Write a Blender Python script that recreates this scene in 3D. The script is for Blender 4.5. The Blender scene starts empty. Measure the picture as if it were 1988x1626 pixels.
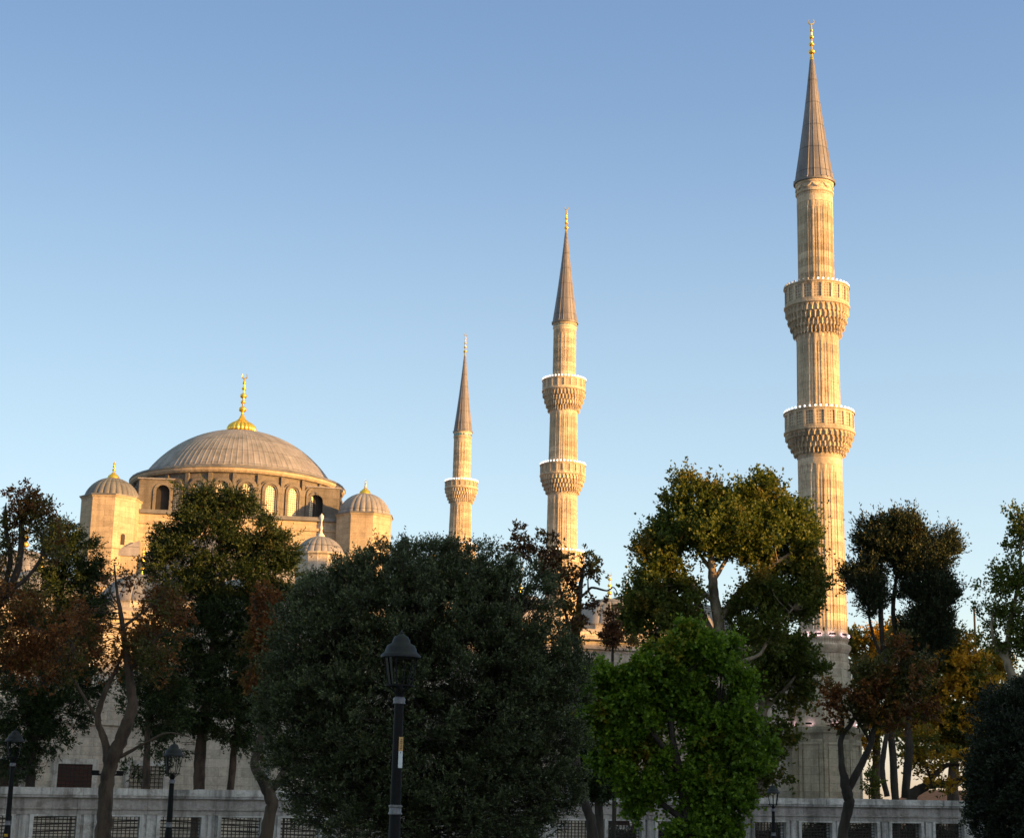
import bpy, math, random
import numpy as np
from mathutils import Vector, Matrix, noise as mnoise
R_ = math.radians
random.seed(7)
RNG = np.random.default_rng(11)
S = bpy.context.scene
COL = S.collection

# ------------------------------------------------------------------ camera, sky, sun, exposure
F_PX, CX, CY = 3300.0, 994.0, 813.0
PITCH, SROLL = R_(13.1), 0.022
cp, sp = math.cos(PITCH), math.sin(PITCH)
rr = math.asin(SROLL)
FW = Vector((0, cp, sp)); RI0 = Vector((1, 0, 0)); UP0 = Vector((0, -sp, cp))
RI = RI0 * math.cos(rr) + UP0 * math.sin(rr)
UP = UP0 * math.cos(rr) - RI0 * math.sin(rr)
EYE = Vector((0, 0, 1.7))
cam = bpy.data.cameras.new('camera'); camo = bpy.data.objects.new('camera', cam); COL.objects.link(camo)
M = Matrix((( RI.x, UP.x, -FW.x, EYE.x), (RI.y, UP.y, -FW.y, EYE.y), (RI.z, UP.z, -FW.z, EYE.z), (0, 0, 0, 1)))
camo.matrix_world = M
cam.sensor_width = 36; cam.lens = F_PX / 1988 * 36
cam.clip_start = 0.5; cam.clip_end = 12000
cam.dof.use_dof = True; cam.dof.focus_distance = 34; cam.dof.aperture_fstop = 4.5
S.camera = camo

SUN_EL = R_(6.5); SX, SY = 0.867, -0.498            # direction towards the sun (low, right and a little behind)
w = bpy.data.worlds.new('World'); S.world = w; w.use_nodes = True
nt = w.node_tree; sky = nt.nodes.new('ShaderNodeTexSky'); sky.sky_type = 'NISHITA'; sky.sun_disc = False
sky.sun_elevation = SUN_EL; sky.sun_rotation = math.atan2(SX, SY)
sky.air_density = 1.0; sky.dust_density = 0.6; sky.ozone_density = 2.2; sky.altitude = 40
bg = nt.nodes['Background']; bg.inputs['Strength'].default_value = 0.15
# hazier than the clear-sky model low down; warm fill light added high overhead
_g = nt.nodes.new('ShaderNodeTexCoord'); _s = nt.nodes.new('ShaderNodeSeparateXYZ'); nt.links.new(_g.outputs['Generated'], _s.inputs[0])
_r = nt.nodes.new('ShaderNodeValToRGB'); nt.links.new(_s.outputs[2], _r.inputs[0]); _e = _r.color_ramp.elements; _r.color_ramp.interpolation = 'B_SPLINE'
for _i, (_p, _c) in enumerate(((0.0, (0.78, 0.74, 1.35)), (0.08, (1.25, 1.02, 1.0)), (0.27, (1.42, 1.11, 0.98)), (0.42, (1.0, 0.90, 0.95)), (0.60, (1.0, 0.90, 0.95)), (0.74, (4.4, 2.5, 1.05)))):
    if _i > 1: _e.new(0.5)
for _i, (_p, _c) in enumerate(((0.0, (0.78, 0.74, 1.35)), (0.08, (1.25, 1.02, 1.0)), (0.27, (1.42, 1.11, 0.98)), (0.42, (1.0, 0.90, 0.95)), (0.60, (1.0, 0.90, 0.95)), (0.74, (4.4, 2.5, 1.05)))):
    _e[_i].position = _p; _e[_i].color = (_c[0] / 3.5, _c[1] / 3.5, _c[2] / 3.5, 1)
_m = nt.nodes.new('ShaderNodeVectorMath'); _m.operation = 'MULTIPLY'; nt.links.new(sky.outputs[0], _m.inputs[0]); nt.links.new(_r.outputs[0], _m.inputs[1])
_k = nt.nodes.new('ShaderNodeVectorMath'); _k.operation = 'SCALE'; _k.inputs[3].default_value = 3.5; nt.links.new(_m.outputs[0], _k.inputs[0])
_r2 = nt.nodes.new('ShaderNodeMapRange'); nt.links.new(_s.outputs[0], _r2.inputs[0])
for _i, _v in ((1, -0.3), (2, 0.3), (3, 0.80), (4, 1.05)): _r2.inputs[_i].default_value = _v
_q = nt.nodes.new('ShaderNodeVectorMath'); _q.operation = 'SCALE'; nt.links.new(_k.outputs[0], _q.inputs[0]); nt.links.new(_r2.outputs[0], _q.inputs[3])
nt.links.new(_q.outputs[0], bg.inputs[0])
sl = bpy.data.lights.new('sun', 'SUN'); so = bpy.data.objects.new('sun', sl); COL.objects.link(so)
sl.energy = 5.0; sl.angle = R_(0.6); sl.color = (1.0, 0.51, 0.14)
sd = Vector((SX * math.cos(SUN_EL), SY * math.cos(SUN_EL), math.sin(SUN_EL)))
so.rotation_euler = sd.to_track_quat('Z', 'Y').to_euler()
so.location = (60, -40, 60)
S.view_settings.view_transform = 'Standard'; S.view_settings.look = 'None'
S.view_settings.exposure = 1.33; S.view_settings.gamma = 1

# ------------------------------------------------------------------ pixel -> point at a chosen distance
def at(px, py, Y):
    d = FW + RI * ((px - CX) / F_PX) + UP * ((CY - py) / F_PX)
    return EYE + d * (Y / d.y)
def mpp(px, py, Y):                                   # metres per photo pixel there
    p = at(px, py, Y) - EYE
    return p.dot(FW) / F_PX
def zat(px, py, Y): return at(px, py, Y).z

# ------------------------------------------------------------------ materials
def newmat(name):
    m = bpy.data.materials.new(name); m.use_nodes = True
    n = m.node_tree; b = n.nodes['Principled BSDF']
    return m, n, b
def N(n, t, **kw):
    x = n.nodes.new(t)
    for k, v in kw.items(): setattr(x, k, v)
    return x
def ramp(n, src, stops):
    r = N(n, 'ShaderNodeValToRGB'); e = r.color_ramp.elements
    while len(e) < len(stops): e.new(0.5)
    for i, (p, c) in enumerate(stops): e[i].position = p; e[i].color = (*c, 1)
    n.links.new(src, r.inputs[0]); return r.outputs[0]
def mix(n, a, b, f, mode='MIX'):
    x = N(n, 'ShaderNodeMix', data_type='RGBA', blend_type=mode)
    for s, v in ((x.inputs[0], f), (x.inputs[6], a), (x.inputs[7], b)):
        if hasattr(v, 'links') or isinstance(v, bpy.types.NodeSocket): n.links.new(v, s)
        elif isinstance(v, tuple): s.default_value = (*v, 1)
        else: s.default_value = v
    return x.outputs[2]
def noise(n, scale, detail=6, rough=0.6, vec=None, stretch=None):
    t = N(n, 'ShaderNodeTexNoise'); t.inputs['Scale'].default_value = scale
    t.inputs['Detail'].default_value = detail; t.inputs['Roughness'].default_value = rough
    if vec is None:
        tc = N(n, 'ShaderNodeTexCoord'); vec = tc.outputs['Object']
    if stretch:
        mp = N(n, 'ShaderNodeMapping'); mp.inputs['Scale'].default_value = stretch
        n.links.new(vec, mp.inputs[0]); vec = mp.outputs[0]
    n.links.new(vec, t.inputs['Vector']); return t.outputs['Fac']

def stone(name, base, bw=0.95, bh=0.42, dark=0.55, mortar=0.7, streak=0.5, rough=0.85, tone=0.35):
    m, n, b = newmat(name)
    uv = N(n, 'ShaderNodeUVMap')
    br = N(n, 'ShaderNodeTexBrick'); br.offset = 0.5
    br.inputs['Color1'].default_value = (1, 1, 1, 1); br.inputs['Color2'].default_value = (1 - tone,) * 3 + (1,)
    br.inputs['Mortar'].default_value = (mortar * 0.8,) * 3 + (1,)
    br.inputs['Scale'].default_value = 1; br.inputs['Mortar Size'].default_value = 0.012
    br.inputs['Mortar Smooth'].default_value = 0.4; br.inputs['Bias'].default_value = -0.25
    br.inputs['Brick Width'].default_value = bw; br.inputs['Row Height'].default_value = bh
    wob = N(n, 'ShaderNodeMapping'); n.links.new(uv.outputs[0], wob.inputs[0])
    n.links.new(wob.outputs[0], br.inputs['Vector'])
    big = noise(n, 0.35, 8, 0.65)
    c = ramp(n, big, [(0.3, tuple(x * 0.78 for x in base)), (0.55, base), (0.75, tuple(min(1, x * 1.13) for x in base))])
    c = mix(n, c, br.outputs['Color'], 1.0, 'MULTIPLY')
    st = noise(n, 1.0, 7, 0.7, stretch=(1.6, 1.6, 0.10))
    sr = ramp(n, st, [(0.36, (dark * 0.85, dark * 0.82, dark * 0.8)), (0.56, (1, 1, 1))])
    c = mix(n, c, sr, streak, 'MULTIPLY')
    pt = noise(n, 1.1, 4, 0.75, stretch=(1, 1, 1.6))
    c = mix(n, c, ramp(n, pt, [(0.38, (0.66, 0.64, 0.62)), (0.50, (1, 1, 1))]), streak, 'MULTIPLY')
    fine = noise(n, 7, 6, 0.7)
    fr = ramp(n, fine, [(0.3, (0.72, 0.72, 0.72)), (0.62, (1.08, 1.08, 1.08))])
    c = mix(n, c, fr, 0.8, 'MULTIPLY')
    n.links.new(c, b.inputs['Base Color']); b.inputs['Roughness'].default_value = rough
    b.inputs['Specular IOR Level'].default_value = 0.25
    bp = N(n, 'ShaderNodeBump'); bp.inputs['Strength'].default_value = 0.5; bp.inputs['Distance'].default_value = 0.05
    ad = N(n, 'ShaderNodeMath', operation='ADD'); n.links.new(br.outputs['Fac'], ad.inputs[0])
    inv = N(n, 'ShaderNodeMath', operation='MULTIPLY'); inv.inputs[1].default_value = -1.6
    n.links.new(fine, inv.inputs[0]); n.links.new(inv.outputs[0], ad.inputs[1])
    neg = N(n, 'ShaderNodeMath', operation='MULTIPLY'); neg.inputs[1].default_value = -1
    n.links.new(ad.outputs[0], neg.inputs[0]); n.links.new(neg.outputs[0], bp.inputs['Height'])
    n.links.new(bp.outputs[0], b.inputs['Normal'])
    return m
M_STONE = stone('minaret_limestone', (0.66, 0.56, 0.43), 1.0, 0.50, tone=0.42, streak=0.62)
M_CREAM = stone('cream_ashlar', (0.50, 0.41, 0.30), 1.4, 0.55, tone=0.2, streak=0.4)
M_FRIEZE = stone('stained_marble', (0.42, 0.39, 0.36), 2.6, 6.0, tone=0.2, streak=0.8, dark=0.4)
M_COURT = stone('courtyard_ashlar', (0.58, 0.515, 0.44), 1.3, 0.5, tone=0.25, streak=0.5)
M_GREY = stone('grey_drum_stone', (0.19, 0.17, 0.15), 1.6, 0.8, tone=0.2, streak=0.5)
M_MARBLE = stone('weathered_marble', (0.62, 0.60, 0.575), 2.3, 6.0, tone=0.25, streak=0.95, dark=0.36)

def lead(name, base, seam=1.0):
    m, n, b = newmat(name)
    a = noise(n, 0.8, 8, 0.65, stretch=(1, 1, 0.4))
    c = ramp(n, a, [(0.3, tuple(x * 0.65 for x in base)), (0.5, base), (0.72, tuple(x * 1.35 for x in base))])
    f = noise(n, 6, 5, 0.7)
    c = mix(n, c, ramp(n, f, [(0.3, (0.75,) * 3), (0.65, (1.1,) * 3)]), 0.7, 'MULTIPLY')
    uv = N(n, 'ShaderNodeUVMap'); sx = N(n, 'ShaderNodeSeparateXYZ'); n.links.new(uv.outputs[0], sx.inputs[0])
    w_ = N(n, 'ShaderNodeMath', operation='FRACT'); d = N(n, 'ShaderNodeMath', operation='DIVIDE'); d.inputs[1].default_value = 1.7
    n.links.new(sx.outputs[1], d.inputs[0]); n.links.new(d.outputs[0], w_.inputs[0])
    lt = N(n, 'ShaderNodeMath', operation='LESS_THAN'); lt.inputs[1].default_value = 0.035; n.links.new(w_.outputs[0], lt.inputs[0])
    c = mix(n, c, mix(n, c, (0.45, 0.45, 0.45), 1.0, 'MULTIPLY'), lt.outputs[0])
    n.links.new(c, b.inputs['Base Color']); b.inputs['Roughness'].default_value = 0.58
    b.inputs['Metallic'].default_value = 0.15
    return m
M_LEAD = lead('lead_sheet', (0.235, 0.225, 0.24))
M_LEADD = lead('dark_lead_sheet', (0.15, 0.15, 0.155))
M_SPIRE = lead('spire_lead', (0.15, 0.145, 0.16))

def plain(name, col, rough=0.6, metal=0.0, var=0.25, scale=5, emit=0, spec=0.5):
    m, n, b = newmat(name)
    c = ramp(n, noise(n, scale), [(0.3, tuple(x * (1 - var) for x in col)), (0.7, tuple(min(1, x * (1 + var)) for x in col))])
    n.links.new(c, b.inputs['Base Color']); b.inputs['Roughness'].default_value = rough; b.inputs['Metallic'].default_value = metal
    b.inputs['Specular IOR Level'].default_value = spec
    if emit:
        b.inputs['Emission Color'].default_value = (*col, 1); b.inputs['Emission Strength'].default_value = emit
    return m
M_GOLD = plain('gilded_copper', (0.95, 0.60, 0.10), 0.28, 0.85, 0.12, 9)
M_IRON = plain('black_painted_iron', (0.007, 0.007, 0.008), 0.6, 0.0, 0.3, 14, spec=0.15)
M_IRON2 = plain('blue_grey_cap_paint', (0.012, 0.013, 0.017), 0.6, 0.0, 0.35, 20, spec=0.3)
M_GRILL = plain('rusty_iron_bars', (0.035, 0.028, 0.024), 0.7, 0.3, 0.4, 9)
M_COLLAR = plain('bare_metal_collar', (0.15, 0.15, 0.16), 0.5, 0.3, 0.4, 30)
M_DARK = plain('dark_opening', (0.025, 0.02, 0.017), 0.8, 0, 0.3, 2)
M_RED = plain('dark_red_shutter', (0.06, 0.018, 0.014), 0.6, 0, 0.3, 3)
M_TILE = plain('turquoise_tile', (0.05, 0.19, 0.24), 0.35, 0, 0.3, 4)
M_BULB = plain('lit_white_bulb', (0.95, 0.97, 1.0), 0.3, 0, 0, 1, emit=0.45)
M_OFF = plain('unlit_bulb', (0.35, 0.36, 0.38), 0.3, 0, 0.2, 1)
M_PINK = plain('pink_flood_lamp', (1.0, 0.72, 0.95), 0.3, 0, 0, 1, emit=4.0)
M_WSTONE = plain('pale_carved_stone', (0.55, 0.52, 0.49), 0.7, 0, 0.2, 4)
M_YEL = plain('yellow_paint_mark', (0.75, 0.42, 0.03), 0.5)
M_WHITE = plain('white_paper', (0.62, 0.65, 0.68), 0.7, 0, 0.1)
M_OCHRE = plain('ochre_paper', (0.55, 0.33, 0.13), 0.7, 0, 0.25, 40)
M_TERRA = plain('terracotta_roof', (0.22, 0.09, 0.05), 0.85, 0, 0.3, 3)
M_PLASTER = stone('town_plaster', (0.40, 0.34, 0.28), 3.0, 3.0, tone=0.05)
M_GROUND = plain('paved_ground', (0.20, 0.19, 0.17), 0.9, 0, 0.3, 0.6)
M_GRASS = plain('dry_grass_ground', (0.05, 0.06, 0.025), 0.95, 0, 0.4, 0.8)

def lattice_mat():
    m, n, b = newmat('pierced_lattice')
    uv = N(n, 'ShaderNodeUVMap')
    v = N(n, 'ShaderNodeTexVoronoi'); v.inputs['Scale'].default_value = 4.2; v.inputs['Randomness'].default_value = 0.06
    n.links.new(uv.outputs[0], v.inputs['Vector'])
    c = ramp(n, v.outputs['Distance'], [(0.25, (0.74, 0.66, 0.5)), (0.40, (0.7, 0.62, 0.47)), (0.47, (0.10, 0.08, 0.06))])
    n.links.new(c, b.inputs['Base Color']); b.inputs['Roughness'].default_value = 0.7
    return m
M_LATT = lattice_mat()
def panel_mat():
    m, n, b = newmat('carved_panel')
    uv = N(n, 'ShaderNodeUVMap')
    v = N(n, 'ShaderNodeTexVoronoi'); v.inputs['Scale'].default_value = 5.5; v.inputs['Randomness'].default_value = 0.2
    n.links.new(uv.outputs[0], v.inputs['Vector'])
    c = ramp(n, v.outputs['Distance'], [(0.2, (0.13, 0.10, 0.075)), (0.45, (0.42, 0.36, 0.28))])
    n.links.new(c, b.inputs['Base Color']); b.inputs['Roughness'].default_value = 0.85
    return m
M_PANEL = panel_mat()
def glass_mat():
    m = bpy.data.materials.new('lantern_glass'); m.use_nodes = True; n = m.node_tree
    n.nodes.clear(); o = N(n, 'ShaderNodeOutputMaterial'); t = N(n, 'ShaderNodeBsdfTransparent'); g = N(n, 'ShaderNodeBsdfGlossy')
    t.inputs[0].default_value = (0.93, 0.94, 0.94, 1)
    g.inputs['Roughness'].default_value = 0.08; g.inputs[0].default_value = (0.12, 0.12, 0.12, 1); fr = N(n, 'ShaderNodeFresnel'); fr.inputs[0].default_value = 1.15
    x = N(n, 'ShaderNodeMixShader'); n.links.new(fr.outputs[0], x.inputs[0]); n.links.new(t.outputs[0], x.inputs[1]); n.links.new(g.outputs[0], x.inputs[2])
    n.links.new(x.outputs[0], o.inputs[0]); return m
M_GLASS = glass_mat()

def bark(name, c0, c1, scale=3.0, blotch=False):
    m, n, b = newmat(name)
    a = noise(n, scale, 8, 0.65, stretch=(1, 1, 0.35) if not blotch else (1, 1, 0.6))
    n.links.new(ramp(n, a, [(0.36, c0), (0.6, c1)]), b.inputs['Base Color']); b.inputs['Roughness'].default_value = 0.9
    bp = N(n, 'ShaderNodeBump'); bp.inputs['Strength'].default_value = 0.8; bp.inputs['Distance'].default_value = 0.04
    n.links.new(noise(n, scale * 4, 6, 0.7, stretch=(1, 1, 0.25)), bp.inputs['Height']); n.links.new(bp.outputs[0], b.inputs['Normal'])
    return m
B_DARK = bark('dark_bark', (0.012, 0.009, 0.007), (0.045, 0.034, 0.026))
B_MID = bark('brown_bark', (0.022, 0.015, 0.010), (0.085, 0.058, 0.040))
B_PLANE = bark('mottled_plane_bark', (0.09, 0.065, 0.04), (0.33, 0.27, 0.19), 1.6, True)

def leafmat(name, cols, patch=None, pscale=0.45, trans=0.3, gloss=0.35):
    """cols: three leaf colours spread by a per-leaf value; patch: colours of turning clumps."""
    m = bpy.data.materials.new(name); m.use_nodes = True; n = m.node_tree; b = n.nodes['Principled BSDF']
    at_ = N(n, 'ShaderNodeAttribute'); at_.attribute_name = 'tint'
    c = ramp(n, at_.outputs['Fac'], [(0.0, cols[0]), (0.5, cols[1]), (1.0, cols[2])])
    if patch:
        p = noise(n, pscale, 3, 0.6)
        ad = N(n, 'ShaderNodeMath', operation='MULTIPLY_ADD'); ad.inputs[1].default_value = 0.16; n.links.new(at_.outputs['Fac'], ad.inputs[0]); n.links.new(p, ad.inputs[2])
        f = ramp(n, ad.outputs[0], [(patch[2], (0, 0, 0)), (patch[3], (1, 1, 1))])
        pc = ramp(n, at_.outputs['Fac'], [(0.1, patch[0]), (0.9, patch[1])])
        sx = N(n, 'ShaderNodeRGBToBW'); n.links.new(f, sx.inputs[0])
        c = mix(n, c, pc, sx.outputs[0])
    n.links.new(c, b.inputs['Base Color']); b.inputs['Roughness'].default_value = 0.55
    b.inputs['Specular IOR Level'].default_value = gloss
    tr = N(n, 'ShaderNodeBsdfTranslucent'); n.links.new(c, tr.inputs[0])
    x = N(n, 'ShaderNodeMixShader'); x.inputs[0].default_value = trans
    n.links.new(b.outputs[0], x.inputs[1]); n.links.new(tr.outputs[0], x.inputs[2])
    n.links.new(x.outputs[0], n.nodes['Material Output'].inputs[0])
    return m
L_OLIVE = leafmat('grey_green_leaf', ((0.016, 0.026, 0.005), (0.043, 0.058, 0.015), (0.16, 0.185, 0.07)), None, trans=0.12, gloss=0.6)
L_OAKD = leafmat('dark_evergreen_leaf', ((0.012, 0.018, 0.010), (0.025, 0.034, 0.018), (0.045, 0.055, 0.035)), None, trans=0.1)
L_GREEN = leafmat('fresh_green_leaf', ((0.045, 0.095, 0.005), (0.10, 0.18, 0.010), (0.24, 0.34, 0.022)), ((0.20, 0.16, 0.012), (0.32, 0.19, 0.012), 0.66, 0.80), 0.7, trans=0.4)
L_PLANE = leafmat('plane_leaf', ((0.04, 0.062, 0.008), (0.082, 0.110, 0.014), (0.16, 0.175, 0.026)), ((0.12, 0.09, 0.014), (0.20, 0.13, 0.018), 0.66, 0.80), 0.35, trans=0.42)
L_CON = leafmat('cypress_foliage', ((0.008, 0.018, 0.004), (0.021, 0.038, 0.008), (0.06, 0.085, 0.014)), ((0.05, 0.04, 0.010), (0.08, 0.05, 0.012), 0.70, 0.88), 0.35, trans=0.15)
L_RUST = leafmat('rust_leaf', ((0.05, 0.022, 0.009), (0.17, 0.062, 0.016), (0.36, 0.14, 0.03)), ((0.04, 0.05, 0.012), (0.11, 0.10, 0.02), 0.56, 0.68), 0.7, trans=0.3)
L_BROWN = leafmat('dried_brown_leaf', ((0.04, 0.02, 0.012), (0.09, 0.04, 0.02), (0.18, 0.09, 0.03)), ((0.12, 0.10, 0.02), (0.22, 0.15, 0.03), 0.58, 0.7), 0.5, trans=0.3)
L_ORANGE = leafmat('orange_leaf', ((0.24, 0.14, 0.010), (0.52, 0.28, 0.018), (0.70, 0.42, 0.03)), ((0.07, 0.085, 0.012), (0.14, 0.14, 0.02), 0.56, 0.66), 0.4, trans=0.4)
L_PRUNE = leafmat('dark_green_upright_leaf', ((0.012, 0.02, 0.010), (0.028, 0.040, 0.018), (0.06, 0.065, 0.022)), ((0.05, 0.04, 0.012), (0.09, 0.055, 0.015), 0.74, 0.86), 0.5, trans=0.12)

# ------------------------------------------------------------------ mesh helpers
class MB:
    def __init__(s): s.v = []; s.f = []
    def add(s, vs, fs):
        o = len(s.v); s.v += [tuple(v) for v in vs]; s.f += [tuple(i + o for i in f) for f in fs]
    def box(s, x0, x1, y0, y1, z0, z1, fn=None):
        vs = [(x, y, z) for z in (z0, z1) for (x, y) in ((x0, y0), (x1, y0), (x1, y1), (x0, y1))]
        if fn: vs = [fn(*p) for p in vs]
        s.add(vs, [(3, 2, 1, 0), (4, 5, 6, 7), (0, 1, 5, 4), (1, 2, 6, 5), (2, 3, 7, 6), (3, 0, 4, 7)])
    def lathe(s, prof, n=32, c=(0, 0), mod=None, cap=True, a0=0.0, a1=2 * math.pi):
        full = abs(a1 - a0 - 2 * math.pi) < 1e-6
        m = n if full else n + 1
        vs = []
        for (r, z) in prof:
            for i in range(m):
                a = a0 + (a1 - a0) * i / n
                q = r * (mod(a, z) if mod else 1)
                vs.append((c[0] + q * math.cos(a), c[1] + q * math.sin(a), z))
        fs = []
        for j in range(len(prof) - 1):
            for i in range(n):
                k = (i + 1) % m
                fs.append((j * m + i, j * m + k, (j + 1) * m + k, (j + 1) * m + i))
        if cap and full:
            if prof[0][0] > 1e-4: fs.append(tuple(reversed(range(m))))
            if prof[-1][0] > 1e-4: fs.append(tuple(range((len(prof) - 1) * m, len(prof) * m)))
        s.add(vs, fs)
    def tube(s, pts, rad, n=7):
        pts = [Vector(p) for p in pts]; m = len(pts); vs = []; 
        t0 = (pts[1] - pts[0]).normalized()
        a = t0.orthogonal().normalized()
        for i, p in enumerate(pts):
            t = (pts[min(i + 1, m - 1)] - pts[max(i - 1, 0)]).normalized()
            a = (a - t * a.dot(t)).normalized(); b = t.cross(a)
            for k in range(n):
                g = 2 * math.pi * k / n
                vs.append(p + (a * math.cos(g) + b * math.sin(g)) * rad[i])
        fs = [(i * n + k, i * n + (k + 1) % n, (i + 1) * n + (k + 1) % n, (i + 1) * n + k) for i in range(m - 1) for k in range(n)]
        fs.append(tuple(reversed(range(n)))); fs.append(tuple(range((m - 1) * n, m * n)))
        s.add(vs, fs)
    def sphere(s, c, r, n=8, m=6, sz=1.0):
        pr = [(max(1e-5, r * math.sin(math.pi * j / m)), c[2] - r * sz * math.cos(math.pi * j / m)) for j in range(m + 1)]
        s.lathe(pr, n, (c[0], c[1]), cap=False)
    def build(s, name, mat, parent=None, smooth=False, origin=None):
        me = bpy.data.meshes.new(name)
        V = np.array(s.v, dtype=np.float64)
        o = Vector(origin) if origin is not None else Vector((0, 0, 0))
        if origin is not None: V = V - np.array(o)
        me.from_pydata([tuple(v) for v in V], [], s.f); me.update()
        W = V + np.array(o)
        uv = me.uv_layers.new(name='UVMap')
        d = np.zeros(len(me.loops) * 2)
        for p in me.polygons:
            nx, ny, nz = p.normal
            h = math.hypot(nx, ny)
            for li in p.loop_indices:
                x, y, z = W[me.loops[li].vertex_index]
                if h < 0.3: d[2 * li] = x; d[2 * li + 1] = y
                else: d[2 * li] = (-ny * x + nx * y) / h; d[2 * li + 1] = z
        uv.data.foreach_set('uv', d)
        if smooth: me.polygons.foreach_set('use_smooth', [True] * len(me.polygons))
        me.materials.append(mat)
        ob = bpy.data.objects.new(name, me); COL.objects.link(ob)
        if origin is not None: ob.location = o
        if parent is not None:
            ob.parent = parent
            if origin is None and parent.get('_o') is not None:
                pass
        return ob
def tag(o, label=None, cat=None, group=None, kind=None):
    if label: o['label'] = label
    if cat: o['category'] = cat
    if group: o['group'] = group
    if kind: o['kind'] = kind
    return o
def thing(name, label, cat, loc=(0, 0, 0), group=None):
    e = bpy.data.objects.new(name, None); COL.objects.link(e); e.location = loc; e.empty_display_size = 0.5
    return tag(e, label, cat, group)
def auto(o, ang=35):
    me = o.data; me.polygons.foreach_set('use_smooth', [True] * len(me.polygons))
    try: me.set_sharp_from_angle(angle=R_(ang))
    except Exception: pass
    return o

# ------------------------------------------------------------------ ground
g = MB(); g.box(-3000, 3000, -800, 6000, -0.5, 0.0)
tag(g.build('ground', M_GROUND), kind='structure')
g = MB(); g.box(-70, 90, 88, 128, 0.004, 0.03)
# lawn strip in the park before the wall
tag(g.build('path', M_GROUND), kind='structure')
g = MB(); g.box(-30, 40, 26, 56, 0.0, 0.06)
tag(g.build('lawn', M_GRASS), kind='structure')

# ------------------------------------------------------------------ finials
def finial(z, c, h, mat, name, parent, beads=4, fat=1.0, crescent=True, flip=1, mat2=None):
    """gilded finial: stem, round knobs, crescent; z = foot, h = height"""
    b = MB()
    hs = h * (0.86 if crescent else 1.0)
    prof = [(0.055 * h * fat, z), (0.04 * h * fat, z + 0.1 * hs)]
    pos = [0.22, 0.43, 0.63, 0.82, 0.95][:beads] if beads >= 4 else [0.3, 0.6, 0.85][:beads]
    rd = [0.085, 0.070, 0.062, 0.042, 0.03]
    for p, q in zip(pos, rd):
        q = q * h * fat; zc = z + p * hs
        prof.append((0.022 * h, zc - q * 0.9))
        for a in range(-3, 4):
            prof.append((q * math.cos(a * math.pi / 7.5), zc + q * 0.82 * math.sin(a * math.pi / 7.5)))
        prof.append((0.022 * h, zc + q * 0.9))
    prof.append((0.013 * h, z + hs)); prof.append((0.004, z + hs + 0.004))
    prof = sorted(prof, key=lambda t: t[1])
    b.lathe(prof, 14, c)
    if crescent:
        R = 0.066 * h; cc = Vector((c[0], c[1], z + hs + R * 0.9)); pts = []; rad = []
        for i in range(15):
            a = R_(-90 + flip * 8) + (i / 14 - 0.5) * R_(285)
            pts.append(cc + Vector((math.cos(a) * R, 0, math.sin(a) * R))); rad.append(0.2 * R * (1 - abs(i / 7 - 1) ** 2) + 0.03 * R)
        b.tube(pts, rad, 6)
    return auto(b.build(name, mat, parent), 60)

# ------------------------------------------------------------------ minarets
def flute(n, depth):
    def m(a, z):
        t = (a * n / (2 * math.pi)) % 1.0
        if t < 0.13 or t > 0.87: return 1.0
        if 0.44 < t < 0.56: return 1 - depth * 0.45
        return 1 - depth
    return m
def fluted(b, r0, z0, r1, z1, c, n=20, depth=0.026, off=0.0):
    """shaft of n flat panels between round ribs; the panels end in plain bands"""
    ts = (0.0, 0.10, 0.14, 0.30, 0.44, 0.47, 0.53, 0.56, 0.70, 0.86, 0.90)
    band = min(1.2, (z1 - z0) * 0.10)
    rows = [(r0, z0, 0), (r0, z0 + band * 0.5, 0), (r0, z0 + band * 0.5 + 0.02, 1)]
    rl = r0 + (r1 - r0) * 0.92
    arch = [(rl, z1 - band - 0.9 * (1 - q), q) for q in (0,)]
    rows += [(rl, z1 - band - 0.7, 1), (rl, z1 - band - 0.35, 2), (rl, z1 - band, 3), (rl, z1 - band + 0.02, 0), (r1, z1, 0)]
    vs = []; m = n * len(ts)
    for (r, z, k) in rows:
        for i in range(n):
            for t in ts:
                a = (i + t) / n * 2 * math.pi + off
                e = abs(t - 0.5) * 2          # 0 mid, 1 edge
                inside = 0.14 <= t <= 0.86
                d = 0
                if inside and k >= 1:
                    if k == 1 or (k == 2 and e < 0.62) or (k == 3 and e < 0.25): d = depth
                    if d and k == 1 and 0.47 <= t <= 0.53: d = depth * 0.45
                q = r * (1 - d)
                vs.append((c[0] + q * math.cos(a), c[1] + q * math.sin(a), z))
    fs = [(j * m + i, j * m + (i + 1) % m, (j + 1) * m + (i + 1) % m, (j + 1) * m + i) for j in range(len(rows) - 1) for i in range(m)]
    b.add(vs, fs)

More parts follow.
